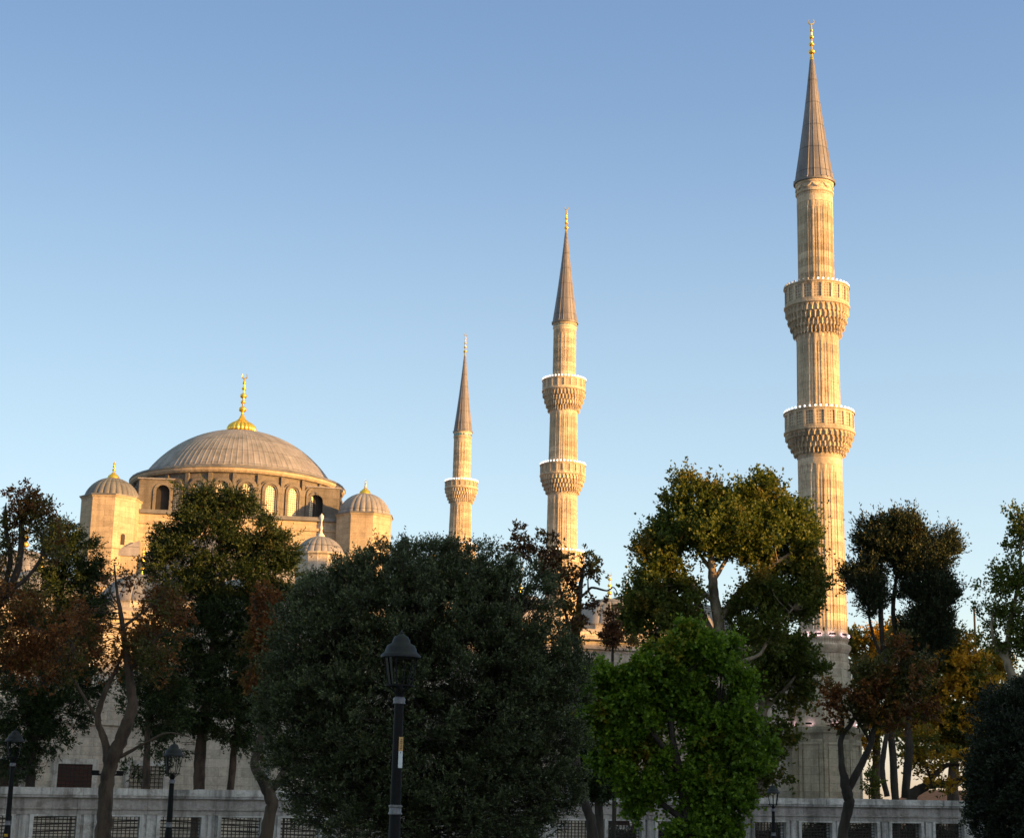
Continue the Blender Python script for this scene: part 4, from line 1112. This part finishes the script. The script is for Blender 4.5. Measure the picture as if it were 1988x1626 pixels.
    tint = np.clip(rng.uniform(0, 1, ncl)[cs] * 0.45 + rng.uniform(0, 1, n) * 0.55, 0, 1)
    cr = leaf_mesh('crown', mat, root, base_, dirs, per, L, llen, lwid, spread, rc, L * 0.06, (0, 0, 0), tint, rng, tip, plume)
    # children carry world coordinates: shift them under the root
    for o in (tr, cr): o.location = (-base.x, -base.y, 0)
    return root
for o in (court, pwall): pass

# --- round evergreen in the centre
tree('round_tree', 'big dense round grey green tree in the centre behind the nearest lamp', 'tree', 31.5,
     [[(800, 1690, 0, 0.22), (805, 1600, 0, 0.2), (810, 1480, 0, 0.14), (815, 1300, 0, 0.06)], [(805, 1560, 0, 0.12), (720, 1440, 0.3, 0.07), (660, 1300, 0, 0.03)], [(808, 1540, 0, 0.12), (900, 1420, -0.3, 0.07), (960, 1280, 0, 0.03)]],
     [(812, 1345, 275, 270), (700, 1270, 175, 175), (955, 1275, 165, 175), (800, 1165, 175, 110, 0, 1.3), (660, 1440, 150, 170), (980, 1470, 140, 160), (600, 1380, 100, 120), (820, 1560, 250, 140), (1040, 1380, 95, 140), (1065, 1480, 70, 110), (1075, 1330, 60, 90), (880, 1120, 120, 70, 0, 1.3), (650, 1180, 80, 70), (1010, 1165, 80, 70)],
     L_OLIVE, B_DARK, ncl=3900, shoots=13, per=13, L=0.17, llen=0.050, lwid=0.024, spread=0.75, out=0.75, up=0.5, rand=0.3, rc=0.105, shell=0.72, twig=0.004, seed=21, spike=0.14, tip=0.55, rough=0.07, plume=0.6)
# --- fresh green maple
tree('maple_tree', 'bright fresh green tree with a few yellow leaves right of the round grey green tree', 'tree', 46,
     [[(1345, 1660, 0, 0.2), (1338, 1590, 0, 0.17), (1318, 1500, 0, 0.13), (1305, 1430, 0, 0.09), (1300, 1340, 0, 0.05)], [(1325, 1530, 0, 0.1), (1370, 1450, 0.3, 0.07), (1400, 1380, 0, 0.04)], [(1312, 1480, 0, 0.09), (1265, 1420, -0.3, 0.06), (1220, 1360, 0, 0.03)], [(1340, 1600, 0, 0.1), (1250, 1530, 0, 0.06), (1190, 1450, 0, 0.03)]],
     [(1341, 1238, 20, 26), (1308, 1262, 26, 24), (1362, 1272, 26, 24), (1272, 1282, 22, 20), (1410, 1262, 18, 26), (1396, 1300, 30, 24), (1330, 1305, 34, 26), (1282, 1318, 30, 24), (1238, 1300, 20, 18), (1214, 1330, 28, 22), (1176, 1318, 22, 20), (1150, 1335, 14, 14),
      (1172, 1368, 28, 22), (1228, 1368, 28, 22), (1440, 1330, 20, 20), (1432, 1368, 30, 24), (1370, 1352, 34, 26), (1320, 1372, 30, 24), (1152, 1408, 20, 16), (1196, 1418, 32, 22), (1252, 1410, 26, 20), (1400, 1410, 36, 26), (1352, 1412, 24, 22), (1462, 1402, 22, 20), (1490, 1392, 12, 10, 0, 0.6),
      (1178, 1462, 26, 20), (1232, 1458, 30, 22), (1278, 1470, 18, 18), (1372, 1462, 34, 24), (1432, 1452, 34, 26), (1478, 1446, 20, 18), (1216, 1508, 26, 20, 0, 0.8), (1262, 1520, 22, 20, 0, 0.8), (1352, 1512, 34, 26), (1408, 1508, 34, 26), (1450, 1498, 26, 20), (1232, 1556, 16, 20, 0, 0.6), (1204, 1540, 12, 14, 0, 0.5), (1290, 1556, 16, 20, 0, 0.5), (1330, 1566, 30, 26), (1385, 1570, 36, 30), (1425, 1552, 24, 22), (1350, 1616, 50, 26), (1405, 1602, 30, 20), (1312, 1340, 40, 30, 0.7), (1390, 1380, 50, 40, 0.8), (1240, 1390, 40, 30, 0.7), (1400, 1480, 50, 40, 0.8)],
     L_GREEN, B_DARK, gap=0.26, gf=1.6, ncl=900, shoots=19, per=9, L=0.24, llen=0.115, lwid=0.085, spread=1.1, out=0.6, up=0.35, rand=0.4, rc=0.19, shell=0.7, twig=0.010, seed=5, spike=0.35, droop=0.10, tip=0.45, rough=0.5, plume=0.9)
# --- plane trees
tree('plane_tree', 'tall spreading plane tree with pale mottled limbs left of the nearest minaret', 'tree', 86,
     [[(1440, 1545, 0, 0.42), (1425, 1440, 0, 0.38), (1412, 1340, 0, 0.33), (1400, 1240, 0, 0.30), (1387, 1160, 0, 0.27), (1382, 1100, 0, 0.2), (1375, 1040, 0, 0.12), (1360, 990, 0, 0.06)],
      [(1396, 1205, 0, 0.17), (1425, 1160, 0, 0.15), (1462, 1125, -0.3, 0.13), (1510, 1090, -0.5, 0.10), (1550, 1060, -0.5, 0.07), (1570, 1010, 0, 0.04)],
      [(1385, 1165, 0, 0.15), (1350, 1140, 0, 0.13), (1315, 1115, 0, 0.10), (1285, 1075, 0, 0.06)],
      [(1400, 1260, 0, 0.14), (1370, 1200, 0.8, 0.13), (1335, 1130, 1.0, 0.11), (1320, 1080, 1, 0.06)],
      [(1384, 1130, 0, 0.12), (1420, 1070, 0.5, 0.09), (1470, 1010, 0.5, 0.05)], [(1384, 1110, 0, 0.12), (1350, 1060, 0.5, 0.08), (1325, 990, 0.5, 0.04)],
      [(1418, 1370, 0, 0.13), (1428, 1310, -0.5, 0.12), (1440, 1285, -0.6, 0.11), (1476, 1268, -0.8, 0.09), (1500, 1225, -0.8, 0.07), (1540, 1180, -0.8, 0.04)]],
     [(1330, 972, 40, 36), (1370, 990, 60, 38), (1425, 1020, 60, 40), (1400, 1000, 30, 30, 0, 0.6), (1480, 972, 42, 38), (1440, 1005, 50, 35), (1515, 1005, 38, 34), (1380, 1045, 100, 42), (1300, 1045, 42, 38), (1470, 1055, 85, 42), (1550, 1015, 24, 28), (1556, 1060, 26, 34), (1535, 1080, 38, 30), (1275, 1085, 38, 32), (1285, 1130, 46, 30), (1255, 1175, 40, 32), (1310, 1185, 65, 36), (1240, 1210, 26, 26), (1360, 1200, 30, 25, 0, 0.5),
      (1500, 1150, 55, 32), (1550, 1132, 38, 34), (1584, 1128, 20, 28), (1455, 1180, 45, 28), (1540, 1180, 45, 28), (1520, 1100, 40, 24), (1290, 1220, 60, 30), (1475, 1225, 55, 28)],
     L_PLANE, B_PLANE, gap=0.27, ncl=880, shoots=22, per=10, L=0.55, llen=0.165, lwid=0.13, spread=1.0, out=0.45, up=0.9, rand=0.35, rc=0.46, shell=0.6, twig=0.016, seed=9, spike=0.22, rough=0.3, plume=0.9, group='plane trees')
tree('plane_tree', 'lower shaded plane tree with one pale upright trunk close before the minaret pedestal', 'tree', 92,
     [[(1478, 1548, 0, 0.34), (1476, 1450, 0, 0.3), (1482, 1370, 0, 0.26), (1494, 1280, 0, 0.2), (1512, 1215, 0, 0.12)], [(1482, 1380, 0, 0.14), (1530, 1330, -0.5, 0.09), (1560, 1290, 0, 0.05)], [(1480, 1400, 0, 0.12), (1450, 1350, 0, 0.08), (1430, 1300, 0, 0.04)]],
     [(1500, 1265, 50, 36), (1548, 1270, 38, 38), (1560, 1310, 28, 30), (1470, 1300, 42, 32), (1530, 1350, 28, 28, 0, 0.7), (1450, 1350, 30, 28, 0, 0.6), (1505, 1440, 34, 34), (1460, 1460, 34, 36), (1500, 1500, 30, 30), (1440, 1520, 30, 30)],
     L_PLANE, B_PLANE, gap=0.35, ncl=230, shoots=17, per=8, L=0.5, llen=0.2, lwid=0.17, spread=1.0, out=0.5, up=0.3, rand=0.5, rc=0.55, twig=0.018, seed=10, spike=0.2, group='plane trees')
tree('plane_tree', 'thin crowned plane tree cut by the right edge above the dark round bush', 'tree', 80,
     [[(2000, 1500, 0, 0.32), (1985, 1400, 0, 0.27), (1968, 1320, 0, 0.22), (1955, 1280, 0, 0.18), (1960, 1220, 0, 0.12), (1978, 1120, 0, 0.07), (1985, 1020, 0, 0.04)], [(1957, 1285, 0, 0.13), (1935, 1255, 0, 0.1), (1925, 1210, 0, 0.06), (1935, 1150, 0, 0.03)], [(1975, 1330, 0, 0.12), (2010, 1260, 0, 0.08), (2030, 1180, 0, 0.04)]],
     [(1978, 1010, 28, 30, 0, 0.8), (1990, 1050, 26, 28), (1938, 1150, 30, 34, 0, 0.9), (1960, 1120, 26, 26, 0, 0.6), (1925, 1200, 26, 30, 0, 0.8), (1975, 1190, 40, 36, 0, 0.9), (1940, 1240, 36, 28, 0, 0.8), (2010, 1130, 40, 50), (2000, 1240, 50, 36)],
     L_PLANE, B_PLANE, gap=0.5, ncl=300, shoots=12, per=9, L=0.45, llen=0.14, lwid=0.11, spread=1.0, out=0.5, up=0.5, rand=0.5, rc=0.5, twig=0.018, seed=12, spike=0.3, group='plane trees')
# --- dark pruned tree right of the minaret
tree('pruned_tree', 'tall dark tree with pruned foliage tufts on bare trunks right of the nearest minaret', 'tree', 88,
     [[(1738, 1548, 0, 0.2), (1730, 1420, 0, 0.18), (1716, 1280, 0, 0.15), (1709, 1170, 0, 0.12), (1712, 1090, 0, 0.08)], [(1757, 1548, 0.3, 0.22), (1765, 1430, 0.3, 0.19), (1752, 1300, 0.3, 0.15), (1734, 1190, 0.3, 0.12), (1742, 1110, 0.2, 0.08), (1750, 1060, 0, 0.05)],
      [(1716, 1290, 0, 0.10), (1692, 1220, 0, 0.08), (1682, 1150, 0, 0.05)], [(1765, 1380, 0.3, 0.12), (1790, 1290, 0, 0.10), (1800, 1200, 0, 0.07), (1815, 1100, 0, 0.04)], [(1722, 1545, -0.4, 0.15), (1713, 1490, -0.4, 0.14), (1722, 1420, -0.2, 0.11)]],
     [(1688, 1042, 27, 22), (1735, 1032, 36, 20), (1768, 1040, 24, 20), (1715, 1068, 34, 22), (1755, 1075, 34, 24), (1833, 1068, 20, 26), (1815, 1100, 26, 26), (1676, 1125, 26, 28), (1690, 1160, 20, 26), (1780, 1105, 30, 24), (1800, 1145, 32, 28), (1830, 1160, 20, 30), (1812, 1195, 32, 30), (1786, 1235, 30, 30), (1815, 1240, 22, 26), (1768, 1160, 14, 22), (1700, 1190, 10, 14, 0, 0.5), (1760, 1270, 22, 22, 0, 0.7)],
     L_PRUNE, B_DARK, gap=0.05, ncl=480, shoots=34, per=10, L=0.55, llen=0.15, lwid=0.075, spread=0.5, out=0.6, up=0.9, rand=0.25, rc=0.36, shell=0.6, twig=0.016, seed=31, spike=0.12, rough=0.2, plume=0.8)
# --- orange trees and low limb at right
tree('autumn_tree', 'broad orange and yellow leaved tree between the dark pruned tree and the right edge bush', 'tree', 104,
     [[(1850, 1548, 0, 0.35), (1852, 1480, 0, 0.3), (1862, 1400, 0, 0.22), (1860, 1320, 0, 0.12)], [(1852, 1470, 0, 0.16), (1815, 1400, 0, 0.1), (1800, 1340, 0, 0.05)], [(1855, 1450, 0, 0.15), (1895, 1390, 0, 0.1), (1905, 1340, 0, 0.05)]],
     [(1850, 1258, 36, 28), (1830, 1300, 50, 38), (1880, 1310, 42, 34), (1905, 1345, 36, 34), (1850, 1360, 60, 40), (1800, 1370, 42, 40), (1880, 1400, 50, 36), (1830, 1420, 50, 34), (1870, 1450, 50, 24, 0, 0.8), (1800, 1450, 34, 28, 0, 0.7), (1920, 1290, 30, 30, 2), (1760, 1400, 26, 40, 0, 0.6)],
     L_ORANGE, B_MID, gap=0.3, ncl=340, shoots=26, per=8, L=0.5, llen=0.2, lwid=0.15, spread=1.0, out=0.5, up=0.2, rand=0.5, rc=0.6, twig=0.02, seed=41, spike=0.15, group='autumn trees behind the wall')
tree('autumn_tree', 'yellow green tree low behind the nearest minaret and the bare trunks of the pruned tree', 'tree', 112,
     [[(1700, 1548, 0, 0.3), (1702, 1450, 0, 0.25), (1700, 1350, 0, 0.15), (1695, 1280, 0, 0.08)]],
     [(1690, 1258, 42, 26), (1720, 1290, 50, 36), (1680, 1320, 36, 40), (1720, 1370, 46, 46), (1690, 1430, 28, 30, 0, 0.7), (1745, 1240, 30, 24)],
     L_ORANGE, B_MID, ncl=130, shoots=26, per=8, L=0.5, llen=0.2, lwid=0.15, spread=1.0, out=0.5, up=0.2, rand=0.5, rc=0.6, twig=0.02, seed=42, group='autumn trees behind the wall')
tree('sprawling_tree', 'low sprawling tree with a thick bent limb behind the wall, under the orange tree', 'tree', 96,
     [[(1770, 1550, 0, 0.3), (1788, 1530, 0, 0.26), (1812, 1522, 0, 0.22), (1845, 1520, 0, 0.2), (1880, 1505, 0, 0.15), (1910, 1500, 0, 0.1)], [(1790, 1530, 0, 0.2), (1818, 1500, 0, 0.16), (1838, 1485, 0, 0.12), (1862, 1484, 0, 0.08)]],
     [(1800, 1490, 40, 22, 0, 0.5), (1870, 1475, 40, 24, 0, 0.7), (1850, 1535, 50, 14, 0, 0.8), (1780, 1440, 40, 30), (1900, 1530, 30, 25)],
     L_ORANGE, B_DARK, gap=0.4, ncl=90, shoots=16, per=8, L=0.4, llen=0.18, lwid=0.13, out=0.5, up=0.2, rand=0.5, rc=0.45, twig=0.018, seed=43)
# --- rust leaved foreground trees
tree('rust_tree', 'small dark forked tree with sparse rust leaves before the nearest minaret pedestal', 'tree', 52,
     [[(1634, 1660, 0, 0.17), (1638, 1610, 0, 0.16), (1648, 1560, 0, 0.16), (1643, 1530, 0, 0.15), (1634, 1480, 0, 0.10), (1634, 1430, 0, 0.085), (1652, 1405, 0, 0.07), (1668, 1370, 0, 0.05), (1690, 1300, 0, 0.03)],
      [(1645, 1535, 0, 0.12), (1668, 1490, 0, 0.11), (1690, 1445, 0, 0.09), (1696, 1415, 0, 0.08), (1720, 1370, 0, 0.05), (1760, 1310, 0, 0.03)], [(1634, 1430, 0, 0.05), (1636, 1395, 0, 0.04), (1620, 1365, 0, 0.025)], [(1690, 1440, 0, 0.05), (1672, 1408, 0, 0.05), (1650, 1375, 0, 0.03)], [(1715, 1390, 0, 0.05), (1750, 1388, 0, 0.04), (1775, 1405, 0, 0.025)], [(1654, 1404, 0, 0.035), (1625, 1350, 0, 0.028), (1585, 1322, 0, 0.012)]],
     [(1628, 1350, 32, 20, 0, 0.8), (1622, 1395, 22, 18, 0, 0.5), (1605, 1340, 14, 12, 0, 0.8), (1680, 1360, 40, 34), (1700, 1310, 44, 34), (1735, 1280, 40, 30, 0, 0.8), (1720, 1380, 40, 30), (1765, 1330, 40, 36), (1760, 1250, 30, 20, 0, 0.6), (1790, 1290, 24, 28, 0, 0.6), (1790, 1370, 24, 24, 0, 0.5), (1670, 1300, 24, 20, 0, 0.5)],
     L_RUST, B_DARK, gap=0.35, ncl=300, shoots=9, per=8, L=0.22, llen=0.13, lwid=0.07, spread=1.0, out=0.4, up=0.1, rand=0.6, rc=0.26, twig=0.012, seed=51, spike=0.2, group='rust leaved trees')
tree('rust_tree', 'tall forked tree with thin rust foliage before the wall, left of the clear lantern lamp', 'tree', 52,
     [[(196, 1660, 0, 0.24), (203, 1580, 0, 0.23), (206, 1520, 0, 0.22), (216, 1478, 0, 0.22), (236, 1430, 0, 0.20), (256, 1370, 0, 0.17), (250, 1310, 0, 0.13), (243, 1250, 0, 0.10), (234, 1190, 0, 0.07), (226, 1140, 0, 0.04), (222, 1095, 0, 0.02)],
      [(210, 1490, 0, 0.13), (204, 1440, 0, 0.11), (190, 1395, 0, 0.09), (203, 1345, 0, 0.08), (225, 1300, 0, 0.05), (235, 1270, 0, 0.03)], [(252, 1300, 0, 0.07), (275, 1268, 0, 0.055), (310, 1235, 0, 0.04), (360, 1200, 0, 0.02)], [(240, 1215, 0, 0.05), (275, 1190, 0, 0.04), (320, 1150, 0, 0.03), (345, 1120, 0, 0.015)], [(234, 1180, 0, 0.03), (215, 1150, 0, 0.025), (200, 1110, 0, 0.012)], [(190, 1395, 0, 0.05), (150, 1330, 0, 0.04), (120, 1280, 0, 0.025)], [(230, 1470, 0, 0.06), (285, 1440, 0, 0.04), (325, 1422, 0, 0.03), (370, 1430, 0, 0.015)]],
     [(240, 1130, 30, 34, 0, 0.5), (320, 1170, 44, 34), (345, 1205, 30, 30), (285, 1210, 44, 32, 0, 0.9), (255, 1270, 50, 30, 0, 0.8), (300, 1290, 36, 30, 0, 0.6), (150, 1220, 44, 40, 0, 0.8), (190, 1290, 40, 30, 0, 0.6), (120, 1280, 44, 34, 0, 0.7), (140, 1190, 30, 24, 0, 0.7)],
     L_RUST, B_MID, gap=0.45, ncl=360, shoots=7, per=7, L=0.22, llen=0.12, lwid=0.06, spread=1.0, out=0.4, up=0.1, rand=0.6, rc=0.28, twig=0.011, seed=52, group='rust leaved trees')
tree('rust_tree', 'gnarled rust leaved tree with cut bare limbs against the sky at the left edge', 'tree', 48,
     [[(-70, 1640, 0, 0.216), (-60, 1480, 0, 0.202), (-50, 1300, 0, 0.173), (-20, 1200, 0, 0.144), (20, 1140, 0, 0.115), (38, 1085, 0, 0.094), (42, 1020, 0, 0.072), (38, 985, 0, 0.050), (30, 960, 0, 0.014)],
      [(0, 1165, 0, 0.086), (20, 1090, 0, 0.072), (12, 1030, 0, 0.058), (10, 995, 0, 0.043), (12, 975, 0, 0.014)], [(15, 1150, 0, 0.072), (55, 1118, 0, 0.058), (78, 1085, 0, 0.043), (84, 1055, 0, 0.032), (76, 1028, 0, 0.022), (60, 1000, 0, 0.011)], [(42, 1010, 0, 0.029), (70, 985, 0, 0.018), (90, 1000, 0, 0.009)], [(40, 985, 0, 0.025), (55, 960, 0, 0.014), (50, 942, 0, 0.007)], [(-30, 1230, 0, 0.086), (30, 1210, 0, 0.058), (85, 1225, 0, 0.036), (140, 1245, 0, 0.022)], [(80, 1075, 0, 0.022), (120, 1085, 0, 0.014), (135, 1110, 0, 0.009)]],
     [(50, 965, 22, 18, 0, 1.5), (68, 990, 26, 22, 0, 1.5), (40, 1000, 24, 20, 0, 1.0), (100, 1020, 24, 20, 0, 1.0), (85, 1010, 22, 20, 0, 1.2), (60, 1040, 30, 24, 0, 0.8), (15, 1050, 20, 30, 0, 0.9), (105, 1070, 24, 22, 0, 0.7), (20, 1010, 18, 22, 0, 0.4), (30, 1180, 60, 40), (70, 1225, 70, 40), (20, 1260, 70, 50), (90, 1290, 60, 40), (-20, 1150, 40, 60), (10, 1080, 24, 34, 0, 0.4)],
     L_RUST, B_DARK, gap=0.35, ncl=430, shoots=9, per=7, L=0.22, llen=0.11, lwid=0.055, spread=1.0, out=0.4, up=0.2, rand=0.6, rc=0.25, twig=0.012, seed=53, spike=0.2, group='rust leaved trees')
tree('crooked_tree', 'crooked almost bare trunk before the wall, left of the round grey green tree', 'tree', 44,
     [[(508, 1660, 0, 0.17), (520, 1600, 0, 0.16), (527, 1555, 0, 0.16), (508, 1510, 0, 0.14), (494, 1485, 0, 0.12), (503, 1445, 0, 0.09), (515, 1380, 0, 0.08), (520, 1300, 0, 0.06), (510, 1240, 0, 0.045), (498, 1190, 0, 0.03), (492, 1150, 0, 0.015)],
      [(524, 1540, 0, 0.10), (548, 1500, 0, 0.08), (570, 1440, 0, 0.05)], [(515, 1250, 0, 0.03), (485, 1215, 0, 0.02), (470, 1195, 0, 0.01)], [(520, 1310, 0, 0.03), (490, 1290, 0, 0.02), (470, 1300, 0, 0.01)]],
     [(518, 1165, 20, 30, 0, 0.7), (508, 1230, 22, 40, 0, 0.7), (500, 1320, 20, 30, 0, 0.5), (530, 1260, 20, 40, 0, 0.6), (495, 1450, 18, 20, 0, 0.3)],
     L_RUST, B_MID, ncl=70, shoots=11, per=8, L=0.2, llen=0.11, lwid=0.055, out=0.4, up=0.1, rand=0.6, rc=0.22, twig=0.01, seed=54)
tree('brown_leaved_tree', 'thin dark tree with shrivelled brown leaves and one hooked branch before the middle minaret', 'tree', 57,
     [[(1152, 1660, 0, 0.2), (1148, 1600, 0, 0.18), (1136, 1560, 0, 0.15), (1118, 1470, 0, 0.12), (1116, 1350, 0, 0.11), (1120, 1250, 0, 0.10), (1124, 1180, 0, 0.09), (1128, 1130, 0, 0.07), (1134, 1095, 0, 0.03)],
      [(1126, 1160, 0, 0.05), (1140, 1148, 0, 0.045), (1150, 1140, 0, 0.04), (1178, 1146, 0, 0.03), (1192, 1140, 0, 0.02), (1205, 1165, 0, 0.008)], [(1142, 1146, 0, 0.03), (1148, 1158, 0, 0.022), (1160, 1175, 0, 0.012)], [(1118, 1260, 0, 0.06), (1098, 1190, 0, 0.05), (1082, 1120, 0, 0.03), (1060, 1060, 0, 0.012)], [(1098, 1190, 0, 0.03), (1050, 1120, 0, 0.03), (1010, 1060, 0, 0.01)], [(1142, 1145, 0, 0.03), (1142, 1120, 0, 0.02), (1150, 1095, 0, 0.01)]],
     [(1135, 1095, 18, 18, 0, 0.9), (1152, 1112, 18, 18, 0, 0.7), (1132, 1175, 18, 26, 0, 0.5), (1165, 1175, 10, 10, 0, 0.4), (1190, 1160, 14, 8, 0, 0.35), (1090, 1080, 22, 20), (1072, 1105, 26, 28), (1095, 1145, 20, 36), (1050, 1075, 24, 18, 0, 0.7), (1065, 1050, 16, 14, 0, 0.6), (1010, 1060, 26, 20, 0, 0.6), (1105, 1210, 20, 36), (1000, 1035, 8, 10, 0, 0.5), (1035, 1050, 10, 12, 0, 0.5)],
     L_BROWN, B_DARK, gap=0.45, ncl=200, shoots=8, per=7, L=0.2, llen=0.14, lwid=0.075, out=0.5, up=0.2, rand=0.6, rc=0.22, twig=0.01, seed=55, spike=0.3)
tree('brown_leaved_sapling', 'small dark sapling with one dense brown tuft in front of the pavilion dome', 'tree', 66,
     [[(1192, 1548, 0, 0.08), (1190, 1400, 0, 0.07), (1189, 1300, 0, 0.06), (1190, 1230, 0, 0.04), (1192, 1190, 0, 0.02)]],
     [(1190, 1205, 9, 14, 0, 0.7), (1188, 1232, 13, 18), (1226, 1258, 10, 12, 0, 0.4)],
     L_BROWN, B_DARK, ncl=30, shoots=18, per=7, L=0.22, llen=0.13, lwid=0.06, out=0.5, up=0.3, rand=0.5, rc=0.18, twig=0.01, seed=56)
# --- conifers
tree('cypress_tree', 'wide dark cypress with two trunks in front of the great dome, its crown tip lit', 'tree', 80,
     [[(385, 1540, 0, 0.27), (388, 1470, 0, 0.26), (398, 1380, 0, 0.23), (415, 1250, 0, 0.19), (430, 1120, 0, 0.17), (425, 1020, 0, 0.09), (420, 985, 0, 0.03)], [(446, 1540, 0.6, 0.17), (455, 1450, 0.6, 0.16), (468, 1350, 0.5, 0.14), (480, 1200, 0.3, 0.14), (480, 1060, 0, 0.06)], [(415, 1180, 0, 0.12), (350, 1120, 0, 0.08), (315, 1070, 0, 0.04)], [(478, 1180, 0, 0.1), (530, 1120, 0, 0.07), (555, 1070, 0, 0.03)]],
     [(415, 962, 52, 18), (385, 978, 36, 22), (455, 978, 40, 24), (362, 1010, 26, 20), (410, 1015, 55, 30), (490, 1020, 42, 26), (340, 1060, 36, 24), (320, 1040, 20, 14), (400, 1060, 70, 34), (500, 1065, 55, 34), (545, 1060, 22, 26), (340, 1105, 45, 30), (440, 1120, 80, 40), (530, 1120, 42, 36), (370, 1160, 70, 36), (470, 1180, 75, 40), (545, 1160, 28, 30), (400, 1230, 85, 42), (490, 1245, 60, 40), (360, 1290, 60, 40), (440, 1310, 85, 42), (500, 1330, 45, 40), (400, 1370, 85, 36), (470, 1400, 55, 34), (350, 1400, 45, 26, 0, 0.8), (440, 1440, 50, 20, 0, 0.6), (330, 1440, 30, 16, 0, 0.4)],
     L_CON, B_MID, gap=0.14, ncl=1050, shoots=24, per=10, L=0.42, llen=0.13, lwid=0.06, spread=0.6, out=0.8, up=0.25, rand=0.35, rc=0.42, flat=0.36, shell=0.6, twig=0.010, seed=61, spike=0.2, droop=0.25, group='cypresses behind the wall')
tree('cypress_tree', 'narrow topped dark cypress left of the left domed tower', 'tree', 82,
     [[(58, 1540, 0, 0.24), (62, 1470, 0, 0.22), (75, 1380, 0, 0.2), (100, 1240, 0, 0.2), (125, 1100, 0, 0.12), (132, 1010, 0, 0.03)], [(70, 1400, 0, 0.12), (30, 1330, 0, 0.08), (0, 1280, 0, 0.04)], [(95, 1260, 0, 0.12), (150, 1200, 0, 0.08), (185, 1150, 0, 0.04)]],
     [(133, 990, 11, 16), (128, 1020, 20, 20), (118, 1050, 30, 22), (150, 1070, 34, 22), (110, 1085, 40, 26), (160, 1105, 38, 26), (190, 1110, 18, 14, 0, 0.6), (120, 1130, 60, 30), (170, 1150, 38, 26), (110, 1180, 70, 34), (160, 1200, 46, 30), (90, 1240, 80, 36), (150, 1260, 55, 34), (60, 1300, 75, 40), (130, 1320, 65, 36), (40, 1370, 70, 36), (110, 1380, 65, 32), (30, 1430, 60, 30), (100, 1430, 50, 24, 0, 0.7), (20, 1480, 40, 26, 0, 0.7)],
     L_CON, B_DARK, gap=0.24, ncl=760, shoots=22, per=10, L=0.42, llen=0.13, lwid=0.06, spread=0.6, out=0.8, up=0.2, rand=0.35, rc=0.42, flat=0.36, shell=0.6, twig=0.010, seed=62, spike=0.2, droop=0.25, group='cypresses behind the wall')
tree('cypress_tree', 'sparse shaded conifer with a thin trunk behind the tall forked rust tree', 'tree', 76,
     [[(283, 1540, 0, 0.16), (285, 1470, 0, 0.15), (290, 1380, 0, 0.12), (295, 1300, 0, 0.08), (300, 1220, 0, 0.03)]],
     [(300, 1250, 36, 26), (280, 1300, 45, 26, 0, 0.8), (320, 1340, 45, 26), (270, 1370, 36, 20, 0, 0.6), (320, 1390, 40, 20, 0, 0.7), (290, 1440, 34, 16, 0, 0.5), (260, 1490, 26, 10, 0, 0.4), (310, 1500, 22, 8, 0, 0.4)],
     L_CON, B_MID, ncl=150, shoots=20, per=9, L=0.38, llen=0.13, lwid=0.06, spread=0.6, out=0.8, up=0.1, rand=0.4, rc=0.3, twig=0.012, seed=63, droop=0.2, group='cypresses behind the wall')
# --- dark round bush at the right edge
tree('round_tree', 'dark almost black round evergreen cut by the lower right edge', 'tree', 38,
     [[(1990, 1700, 0, 0.2), (1988, 1600, 0, 0.18), (1985, 1450, 0, 0.1)]],
     [(1985, 1440, 85, 115), (2010, 1520, 120, 150), (1950, 1500, 62, 90), (1940, 1570, 55, 80), (1980, 1380, 55, 50)],
     L_OAKD, B_DARK, ncl=750, shoots=20, per=12, L=0.18, llen=0.062, lwid=0.030, spread=0.7, out=0.75, up=0.35, rand=0.4, rc=0.14, shell=0.8, twig=0.004, seed=71, spike=0.08, tip=0.5, rough=0.10)
tree('small_bush', 'small leafy sprig growing just behind the wall right of the minaret pedestal', 'bush', 86,
     [[(1688, 1545, 0, 0.04), (1690, 1520, 0, 0.03), (1688, 1500, 0, 0.02)]],
     [(1690, 1515, 12, 16), (1698, 1530, 14, 10)], L_PLANE, B_DARK, ncl=14, shoots=10, per=7, L=0.25, llen=0.13, lwid=0.09, rc=0.22, seed=72)

hb = []
for i in range(26):
    px_ = 1180 + i * 28; hb.append((px_, 1630 + 9 * math.sin(i * 1.9) + 4 * math.sin(i * 4.1), 22, 24))
tree('hedge', 'low dark clipped hedge behind the right grilled openings of the marble wall', 'hedge', 90,
     [[(1540, 1640, 0, 0.05), (1540, 1620, 0, 0.03)]], hb, L_OAKD, B_DARK, ncl=420, shoots=18, per=9, L=0.25, llen=0.12, lwid=0.07, rc=0.3, shell=0.5, twig=0.01, seed=81, spike=0.1, rough=0.1)

tree('shaded_tree', 'shaded dark green tree filling the gap between the round tree and the fresh green tree', 'tree', 62,
     [[(1165, 1640, 0, 0.16), (1162, 1560, 0, 0.14), (1158, 1480, 0, 0.11), (1150, 1390, 0, 0.07), (1150, 1330, 0, 0.03)]],
     [(1140, 1320, 22, 24), (1148, 1360, 32, 26), (1142, 1410, 34, 28), (1158, 1450, 34, 28), (1140, 1490, 30, 28), (1170, 1520, 28, 22), (1150, 1545, 26, 14, 0, 0.6)],
     L_CON, B_DARK, ncl=190, shoots=22, per=9, L=0.3, llen=0.12, lwid=0.07, spread=0.9, out=0.6, up=0.2, rand=0.5, rc=0.3, twig=0.010, seed=91, rough=0.4)
